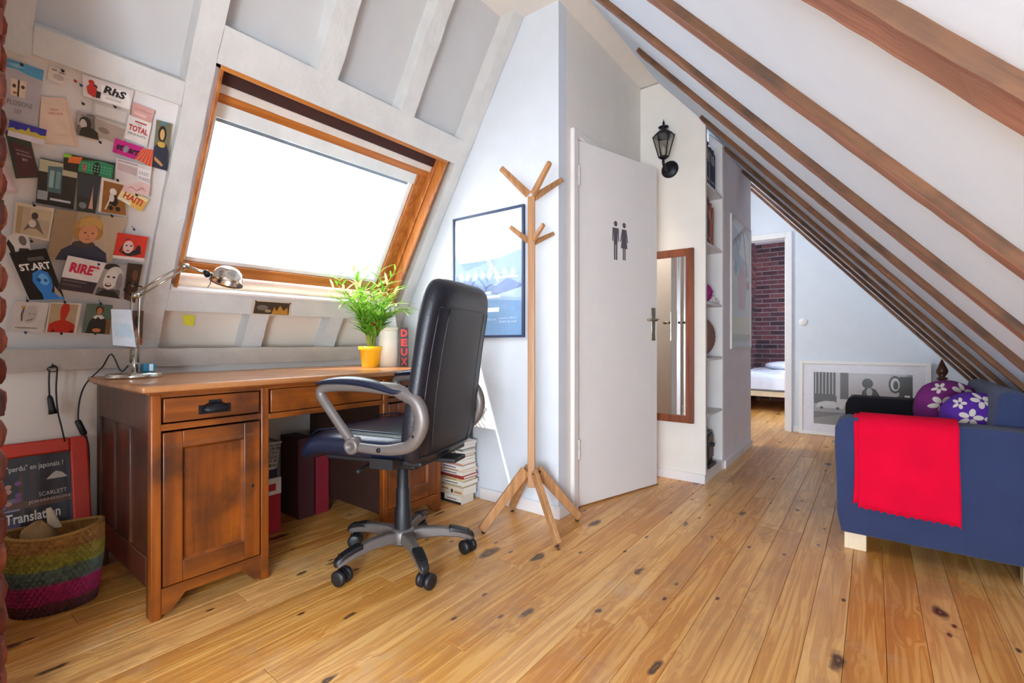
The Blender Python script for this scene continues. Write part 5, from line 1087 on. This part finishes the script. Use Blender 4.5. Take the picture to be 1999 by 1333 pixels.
# red frame on the floor
S_ = Sheet((-2.60, -.36, .536), (-2.60, .482, .536), (-2.48, .482, 0), (-2.48, -.36, 0))
sh = [('r', '23242E', 0, 0, 1, 1), ('p', '3A4048', [(0, .5), (.3, .55), (.7, .52), (.7, .95), (0, .95)]), ('p', '6E6478', [(0, .6), (.4, .62), (.8, .66), (.8, .58), (0, .54)]), ('p', '585470', [(0, .4), (.8, .5), (.8, .4), (0, .33)]), ('r', '4A3024', .80, .5, .815, .85), ('r', '3C2A24', .84, .5, .86, .88), ('p', 'B8B4AC', [(.9, .775), (.985, .775), (.965, .82), (.94, .84), (.925, .82)]),
      ('r', '2E2A2C', .93, .6, .97, .77), ('r', '5A382C', .75, .56, 1, .62), ('r', '8A86A0', .0, .55, .8, .565)] + [('e', ['A85A6A', '6A7AA8', 'B88A7A', '7A4A7A'][k % 4], .55 + .035 * (k % 8), .62 + .06 * (k // 8) + .02 * (k % 3), .012, .02) for k in range(24)] + [('e', 'B88A78', .55, .48, .045, .12), ('p', '9A8A88', [(.42, .0), (.5, .12), (.66, .2), (.78, .12), (.74, 0)]), ('p', 'C8BCB0', [(.7, 0), (.74, .2), (.79, .12), (.82, .02)])]
framed('framed_poster', 'film poster titled Translation in a thick bright red frame on the floor', S_, .842, .549, .055, .02, mat('red_frame', 'C8341E', .4), '23242E', sh,
       [('"perdu" en japonais ?', .755, .87, .97, .93, 'D8D6D0', .02), ('BILL', .2, .6, .4, .65, 'C8C0B8'), ('SCARLETT', .87, .64, .98, .675, 'C9BEB8', .03), ('JOHANSSON', .83, .585, .99, .615, 'C9BEB8', .03), ('Lost in', .5, .45, .7, .53, 'E0DCD4', 0, .02), ('Translation', .745, .445, .95, .53, 'E0DCD4', 0, .02)], bev=.006)
# black and white photograph leaning on the end wall
S_ = Sheet((-.60, 5.57, .735), (.405, 5.57, .735), (.405, 5.53, .002), (-.60, 5.53, .002))
sh = [('r', 'DAD6DC', 0, 0, 1, 1), ('r', '8A8484', .10, .12, .90, .88), ('r', 'B8B2B4', .28, .4, .86, .88), ('r', '2C2826', .10, .52, .29, .88)]
sh += [('r', 'A8A2A0', .112 + .03 * k, .56, .122 + .03 * k, .88) for k in range(6)] + [('r', '4A4442', .33, .5, .40, .88), ('r', '3E3836', .10, .42, .30, .54), ('p', 'B8B4B2', [(.12, .38), (.14, .43), (.2, .46), (.28, .46), (.32, .42), (.36, .4), (.36, .36), (.12, .36)]), ('e', '1E1C1C', .17, .36, .015, .02), ('e', '1E1C1C', .31, .36, .015, .02),
      ('r', '5A5654', .10, .12, .9, .3), ('p', '7A7674', [(.1, .12), (.1, .2), (.4, .3), (.6, .3), (.4, .12)]), ('r', '6A6462', .42, .44, .52, .58), ('e', '34302E', .555, .74, .045, .07), ('p', '3A3634', [(.5, .42), (.51, .62), (.55, .7), (.62, .66), (.67, .52), (.68, .42)]), ('e', 'A8A4A2', .57, .62, .025, .06),
      ('r', '3A3634', .8, .44, .9, .85), ('e', '3A3634', .77, .74, .05, .12), ('e', 'C8C4C4', .77, .74, .035, .09), ('e', '3A3634', .775, .73, .02, .06), ('p', 'C8C4C4', [(.84, .44), (.84, .6), (.88, .6), (.89, .44)]), ('p', '4A4644', [(.78, .44), (.76, .56), (.82, .6), (.83, .44)])]
framed('framed_photograph', 'large white framed black and white street photograph leaning on the end wall', S_, 1.005, .735, .032, .022, WHITE, 'DAD6DC', sh, glass=glass_mat('plastic_wrap', refl=.02, rough=.35, edge=.1))
# pale abstract on the corridor wall
S_ = Sheet((-.845, 3.82, 1.893), (-.845, 4.53, 1.893), (-.845, 4.53, .867), (-.845, 3.82, .867))
sh = [('r', 'CFCCCC', 0, 0, 1, 1), ('p', 'B0BCC4', [(0, .7), (.1, .95), (.5, .9), (.8, .7), (.4, .6), (.2, .65)]), ('p', 'D0A8A8', [(.35, .3), (.3, .55), (.55, .7), (.85, .62), (.7, .3)]), ('p', 'E2DAD6', [(.4, .75), (.6, .98), (.95, .9), (.9, .7)]), ('p', '8E9AA0', [(.2, .85), (.24, .86), (.5, .6), (.47, .58)]), ('p', '6E7074', [(.6, .95), (.63, .95), (.85, .6), (.82, .58)]), ('e', 'B8503C', .88, .52, .06, .04), ('r', 'D8D2B8', 0, .1, 1, .24), ('r', 'B4B4A0', 0, .04, 1, .1), ('p', '8AA4B4', [(.12, .6), (.2, .7), (.34, .66), (.25, .55)])]
framed('framed_painting', 'pale pastel abstract painting in a thin white frame on the corridor wall', S_, .71, 1.026, .018, .016, mat('pale_frame', 'D8D0C8', .5), 'CFCCCC', sh)

# ================================================================== SOFA
sofa = Thing('sofa', 'dark blue fabric sofa with a black far arm under the sloping beams', 'sofa', (.2, 3.1, 0))
sy0, sy1, sx0, sx1 = 2.56, 3.72, -.135, .57
def arm(y0_, y1_, m_, lab=None):
    pts = [(sx0 + .02, .078), (sx0 + .004, .16), (sx0 + .002, .30), (sx0 - .004, .45), (sx0 - .003, .54), (sx0 + .012, .575), (sx0 + .04, .588), (.2, .588), (.54, .582), (.56, .56), (.57, .3), (.57, .078)]
    m = MB(); n = len(pts); ins = .012
    rings = []
    for yy, k in ((y0_, 1), (y0_ + .006, 0), (y1_ - .006, 0), (y1_, 1)):
        cx_, cz_ = .22, .33; rings.append([(p[0] + (cx_ - p[0]) * (.03 if k else 0), yy, p[1] + (cz_ - p[1]) * (.03 if k else 0)) for p in pts])
    m.loft(rings, None, True, True); return sofa.part('armrest', m, m_, bevel=.006, label=lab)
arm(sy0, sy0 + .15, SOFA_M); arm(3.545, 3.545 + .15, BLACKF, 'black far armrest')
sofa.part('seat_base', MB().box((sx0 + .03, sy0 + .15, .1), (.5, 3.545, .28)), SOFA_M, bevel=.01)
q_ = MB(); q_.box((sx0 + .01, sy0 + .155, .28), (.40, 3.54, .43)); sofa.part('seat_cushion', q_, SOFA_M, bevel=.035, seg=4)
q_ = MB().hexa([(.5, sy0 + .01, .1), (.66, sy0 + .01, .1), (.66, 3.69, .1), (.5, 3.69, .1), (.5, sy0 + .01, .62), (.575, sy0 + .01, .62), (.575, 3.69, .62), (.5, 3.69, .62)]); sofa.part('back_frame', q_, SOFA_M, bevel=.02)
q_ = MB().hexa([(.37, sy0 + .16, .43), (.5, sy0 + .16, .43), (.5, 3.54, .43), (.37, 3.54, .43), (.405, sy0 + .165, .725), (.485, sy0 + .165, .725), (.485, 3.54, .725), (.405, 3.54, .725)]); sofa.part('back_cushion', q_, SOFA_M, bevel=.03, seg=4)
for (fx, fy) in ((-.105, sy0 + .03), (-.105, 3.62), (.45, sy0 + .03), (.45, 3.62)): sofa.part('foot', MB().box((fx, fy, 0), (fx + .08, fy + .06, .08)), BIRCH, bevel=.003)
# red fleece folded over the near arm
def cloth(nm, x0, x1, zbot, off, m_, par=None, hem=True, zback=.36, seed=0):
    rnd = random.Random(seed); mb = MB(); n = 44; path = []
    yf = sy0 - .008 - off; yb_ = sy0 + .158 + off; zt = .5975 + off
    K = 22
    for i in range(n + 1):
        a = i / n; X = x0 + (x1 - x0) * a; col = []
        zb_ = zbot + (-.0 + (.011 * abs(math.sin(a * PI * 12)) if hem else 0)) - .01 * a
        for j in range(K):
            b = j / (K - 1)
            wob = .004 * math.sin(a * 9 + b * 2.3 + seed) + .003 * math.sin(a * 23 + seed * 2)
            if b < .62: q = b / .62; z_ = zb_ + (zt - .03 - zb_) * q; y_ = yf + wob * (1 - q) - .012 * (1 - q) ** 2
            elif b < .8: q = (b - .62) / .18; y_ = yf + (yb_ - yf) * q; z_ = zt - .03 + .03 * math.sin(PI * q) ** .35
            else: q = (b - .8) / .2; y_ = yb_; z_ = zt - .03 - (zt - .03 - zback) * q
            col.append((X + .003 * math.sin(b * 7 + seed) - .01 * (1 - b) * (1 if a < .5 else .3), y_, z_))
        path.append(col)
    vs = [p for c_ in path for p in c_]; fs = [(i * K + j, (i + 1) * K + j, (i + 1) * K + j + 1, i * K + j + 1) for i in range(n) for j in range(K - 1)]
    mb.add(vs, fs, None, True); o = mb.build(nm, m_, par, (0, 0, 0) if par is None else (0, 0, 0)); s_ = o.modifiers.new('t', 'SOLIDIFY'); s_.thickness = .004; s_.offset = 1
    return o
bl = bpy.data.objects.new('blanket', None); COL.objects.link(bl); bl.location = (.1, sy0, .6); tag(bl, 'bright red fleece blanket with scalloped hem over the near sofa arm', 'blanket')
for i, (a, b, zb_, of) in enumerate([(-.062, .262, .232, 0.0), (-.046, .272, .200, .006)]):
    o = cloth('blanket_layer', a, b, zb_ if i else .215, of, RED_F, None, True, .38, i); o.parent = bl; o.location = -Vector(bl.location)
# cushions
PURP = mat('purple_cushion', '6E1A66', .9, bump=.3, bscale=200); PURP2 = mat('violet_cushion', '4E1A8A', .85, bump=.3, bscale=200); FLW = mat('cushion_flower', 'CFC4B8', .9)
def cushion(label, c_, rot, sz, m_, flowers):
    t = Thing('cushion', label, 'cushion', c_, 0, 'cushions on the sofa', local=True); R_ = Euler(rot).to_matrix().to_4x4()
    def S(u, v, side=1, off=0): e = max(0, (1 - u * u)) ** .42 * max(0, (1 - v * v)) ** .42; return R_ @ Vector((u * sz * (1 - .26 * v * v), v * sz * (1 - .26 * u * u), side * (.09 * e + off)))
    m = MB(); n = 16
    for side in (1, -1):
        vs = [S(-1 + 2 * i / n, -1 + 2 * j / n, side) for i in range(n + 1) for j in range(n + 1)]
        fs = [(i * (n + 1) + j, (i + 1) * (n + 1) + j, (i + 1) * (n + 1) + j + 1, i * (n + 1) + j + 1) for i in range(n) for j in range(n)]
        if side < 0: fs = [f[::-1] for f in fs]
        m.add(vs, fs, None, True)
    body = t.part('cover', m, m_)
    m = MB()
    for (fu, fv, fr, side) in flowers:
        for k in range(5):
            a = 2 * PI * k / 5 + fu * 3; cu_, cv_ = fu + fr * .58 * math.cos(a), fv + fr * .58 * math.sin(a); pts = [S(cu_, cv_, side, .0016)]
            for q in range(14):
                tt = 2 * PI * q / 14; l_, w_ = fr * .42 * math.cos(tt), fr * .26 * math.sin(tt); uu = cu_ + l_ * math.cos(a) - w_ * math.sin(a); vv = cv_ + l_ * math.sin(a) + w_ * math.cos(a)
                pts.append(S(max(-.99, min(.99, uu)), max(-.99, min(.99, vv)), side, .0016))
            m.add(pts, [(0, 1 + q, 1 + (q + 1) % 14) for q in range(14)])
    t.part('flower_print', m, FLW, body)
fl_ = [(-.52, .12, .33, 1), (.08, .58, .33, 1), (.62, .25, .30, 1), (.1, -.12, .33, 1), (-.45, -.6, .3, 1), (.6, -.5, .3, 1), (-.58, .72, .22, 1)]
fl_ = [f for f in fl_ if f[2] > 0]
cushion('plump magenta-purple cushion with beige flowers, the farther one', (.305, 3.24, .575), (math.radians(80), math.radians(6), math.radians(25)), .155, PURP, fl_)
cushion('violet cushion with pale flowers tucked between arm and sofa back', (.365, 2.95, .57), (math.radians(72), math.radians(-14), math.radians(30)), .13, PURP2, fl_)
# turned post behind the sofa
t = Thing('turned_post', 'dark turned wooden post with pointed finial behind the sofa', 'post', (.405, 4.75, 0))
DW = wood('dark_turned_wood', '2E140C', '5A2A18', axis='Z', fine=50, rough=.3, coat=.3)
t.part('shaft', MB().lathe([(.026, 0), (.026, .4), (.032, .42), (.024, .44), (.034, .5), (.036, .56), (.026, .62), (.02, .635)], None, 20, Matrix.Translation((.405, 4.75, 0))), DW)
t.part('finial', MB().lathe([(.02, .635), (.034, .645), (.034, .655), (.018, .662), (.034, .69), (.036, .71), (.022, .745), (.008, .78), (.001, .795)], None, 20, Matrix.Translation((.405, 4.75, 0))), DW)
# light switch on the end wall
p = on_y(1568, 627, 5.6); t = Thing('light_switch', 'round white light switch beside the bedroom doorway', 'switch', p)
t.part('plate', MB().lathe([(.04, 0), (.04, .006), (.034, .01)], None, 24, Matrix.Translation(p) @ Matrix.Rotation(PI / 2, 4, 'X')), WHITE); t.part('rocker', MB().box(p + Vector((-.012, -.014, -.018)), p + Vector((.012, -.009, .018))), WHITE, bevel=.002)

# ================================================================== WOVEN BASKET AND FLOOR CORNER
BC = Vector((-2.275, .335, 0))
def basket_mat():
    q = NT('woven_basket'); tc = q.n('ShaderNodeTexCoord'); sx = q.n('ShaderNodeSeparateXYZ'); q.l(tc, 'Object', sx, 0)
    md = q.n('ShaderNodeMath', operation='MULTIPLY', i_1=1 / .28); q.l(sx, 'Z', md, 0)
    cs_ = [(0, '4A2020'), (.13, '5A2426'), (.17, '9C1650'), (.36, 'A8185A'), (.40, '54625A'), (.55, '5E6E5C'), (.59, '8E8A2A'), (.76, '98842C'), (.80, '9A6A2E'), (1, 'A87A3A')]
    r = q.ramp([(p_, lin(c_)) for p_, c_ in cs_]); nz = q.n('ShaderNodeTexNoise', i_Scale=60.0, i_Detail=3.0); q.l(tc, 'Object', nz, 'Vector')
    a1 = q.n('ShaderNodeMath', operation='MULTIPLY_ADD', i_1=.05, i_2=-.025); q.l(nz, 'Fac', a1, 0); a2 = q.n('ShaderNodeMath', operation='ADD'); q.l(md, 'Value', a2, 0); q.l(a1, 'Value', a2, 1); q.l(a2, 'Value', r, 'Fac')
    r2 = q.ramp([(.35, (.55, .5, .45, 1)), (.65, (1.0, 1.0, 1.0, 1))]); q.l(nz, 'Fac', r2, 'Fac'); mx = q.n('ShaderNodeMixRGB', blend_type='MULTIPLY'); mx.inputs[0].default_value = .8; q.l(r, 'Color', mx, 1); q.l(r2, 'Color', mx, 2)
    q.l(mx, 'Color', q.b, 'Base Color'); q.b.inputs['Roughness'].default_value = .75; return q.m
BM = basket_mat(); t = Thing('woven_basket', 'oval woven basket in tan, yellow, green and pink bands', 'basket', BC)
long_dir = Vector((.32, .95, 0)).normalized(); sh_dir = Vector((long_dir.y, -long_dir.x, 0))
def bring(z_, k, i, inner=0):
    out = []; n = 96
    for j in range(n):
        a = 2 * PI * j / n; la, sa = .128 * k - inner, .088 * k - inner; w_ = .0026 * (1 if j % 2 else -1) * (1 if (i // 2) % 2 else -1)
        out.append(BC + long_dir * (la + w_) * math.cos(a) + sh_dir * (sa + w_) * math.sin(a) + Vector((0, 0, z_ + .016 * (math.cos(a) ** 2) * (z_ / .27))))
    return out
rings = []
for i in range(41): z_ = .002 + .258 * i / 40; b_ = z_ / .26; rings.append(bring(z_, .86 + .17 * math.sin(b_ * 1.9), i))
out_top = rings[-1]; inner_r = [bring(.26 - .25 * i / 8, .86 + .17 * math.sin((1 - i / 8) * 1.9), 0, .008) for i in range(9)]
t.part('weave', MB().loft(rings + inner_r, None, True, False), BM)
t.part('rim', MB().tube([(a + b) / 2 + Vector((0, 0, .002)) for a, b in zip(bring(.26, 1.02, 0), bring(.26, 1.02, 0, .008))], .0065, None, 8, closed=True), mat('basket_rim', '9A7034', .8, bump=.5, bscale=150))
# things poking out between basket and poster
def wood_bit(lbl, nm, pts, r_, c_):
    o = MB().tube(smooth_pts(pts), r_, None, 8).build(nm, mat(nm + '_m', c_, .8, bump=.4), None, pts[0]); tag(o, lbl, nm.replace('_', ' ')); return o
q_ = MB().add([(-2.33, .26, .22), (-2.31, .31, .22), (-2.33, .30, .31), (-2.345, .275, .325)], [(0, 1, 2, 3)]); 
t = Thing('paper_bag', 'crumpled brown and cream paper bag sticking out of the woven basket', 'bag', (-2.3, .30, .13)); 
rings = [[(-2.305 + r_ * .8 * math.cos(a) * (1 + .12 * math.sin(5 * a + z_ * 40)), .30 + r_ * math.sin(a) * (1 + .1 * math.cos(4 * a)), z_ + .012 * math.sin(3 * a)) for a in [2 * PI * j / 20 for j in range(20)]] for z_, r_ in [(.03, .05), (.15, .055), (.22, .05), (.268, .04), (.29, .012)]]
t.part('body', MB().loft(rings), mat('kraft_paper', '9A7850', .85, bump=.6)); t.part('flap', MB().hexa([(-2.33, .325, .26), (-2.31, .355, .26), (-2.315, .36, .262), (-2.335, .33, .262), (-2.335, .32, .33), (-2.325, .33, .335), (-2.327, .333, .335), (-2.337, .323, .33)]), mat('cream_paper', 'CFC0A8', .8))
t = Thing('pot', 'cream pot with wicker lid behind the brick pillar edge', 'pot', (-2.17, .115, 0))
t.part('body', MB().lathe([(.055, .15), (.062, .2), (.065, .26), (.058, .265)], None, 28, Matrix.Translation((-2.17, .115, 0))), mat('cream_pot', 'BDB0A0', .6)); t.part('lid', MB().lathe([(.066, .26), (.068, .272), (.05, .286), (.02, .292), (.001, .292)], None, 28, Matrix.Translation((-2.17, .115, 0))), mat('wicker', '8A5A30', .8, bump=.9, bscale=70, var=.3))
o = MB().box((-2.25, .04, 0), (-2.1, .195, .149)).build('red_crate', mat('red_crate', '8A1C1C', .6), None, (-2.17, .115, 0), bevel=.004); tag(o, 'low dark red box under the cream pot', 'box')
# cable loop hanging on the beam
CB = [on_x(u, v, -2.594) for u, v in ((97, 717), (103, 712), (110, 714), (112, 722), (110, 760), (113, 800), (120, 830), (127, 860))]
t = Thing('power_cable', 'black power cable looped over a hook with dangling plug', 'cable', CB[1])
t.part('ring', MB().tube([on_x(103 + 10 * math.cos(a), 719 + 5 * math.sin(a), -2.592) for a in [2 * PI * j / 16 for j in range(16)]], .002, None, 6, closed=True), BLACKP)
t.part('cord', MB().tube(smooth_pts(CB), .003, None, 6), BLACKP)
t.part('cord', MB().tube(smooth_pts([on_x(u, v, -2.594) for u, v in ((97, 720), (96, 745), (97, 772))]), .003, None, 6), BLACKP)
a, b = on_x(97, 770, -2.6), on_x(104, 806, -2.598); t.part('plug', MB().tube([a, a * .85 + b * .15, a * .3 + b * .7, b], [.005, .009, .011, .014], None, 10), BLACKP)
t.part('hook', MB().tube([on_x(103, 716, -2.632), on_x(103, 716, -2.588), on_x(103, 708, -2.586)], .002, None, 6), IRON)

# ================================================================== BEDROOM
bed = Thing('bed', 'low pale wooden bed seen through the bedroom doorway', 'bed', (-.7, 7.6, 0))
PB = mat('pale_pine', 'D6C2A4', .5)
bed.part('frame', MB().box((-1.49, 6.95, .2), (.3, 8.3, .27)), PB, bevel=.005)
for fx, fy in ((-1.46, 6.98), (.2, 6.98), (-1.46, 8.2), (.2, 8.2)): bed.part('leg', MB().box((fx, fy, 0), (fx + .06, fy + .06, .2)), mat('brown_leg', '7A4A2A', .5))
LIN = mat('white_linen', 'D9DCE8', .9, bump=.5, bscale=14); 
bed.part('mattress', MB().box((-1.47, 6.97, .27), (.28, 8.28, .46)), LIN, bevel=.05, seg=4)
m = MB(); n = 24; vs = []
for i in range(n + 1):
    for j in range(n + 1):
        X = -1.50 + 1.8 * i / n; q = j / n * 1.65; Y = 6.94 + max(0, q - .2); zz = .5 + .012 * math.sin(X * 9 + q * 5) + .008 * math.sin(X * 21 - q * 13)
        if q < .2: zz = .5 - (.2 - q) + .0; Y = 6.94 + .02 * math.sin(X * 14) - .01
        vs.append((X, min(Y, 8.3), zz))
m.add(vs, [(i * (n + 1) + j, (i + 1) * (n + 1) + j, (i + 1) * (n + 1) + j + 1, i * (n + 1) + j + 1) for i in range(n) for j in range(n)], None, True)
o = m.build('duvet', LIN, None, (-.6, 7.6, .48)); tag(o, 'rumpled white duvet spread over the bed', 'duvet')
q_ = MB(); blob(q_, (-1.02, 8.02, .565), .3, .18, .065, 28, 14, .02); o = q_.build('pillow', LIN, None, (-1.02, 8.02, .5)); tag(o, 'white pillow at the far side of the bed', 'pillow')
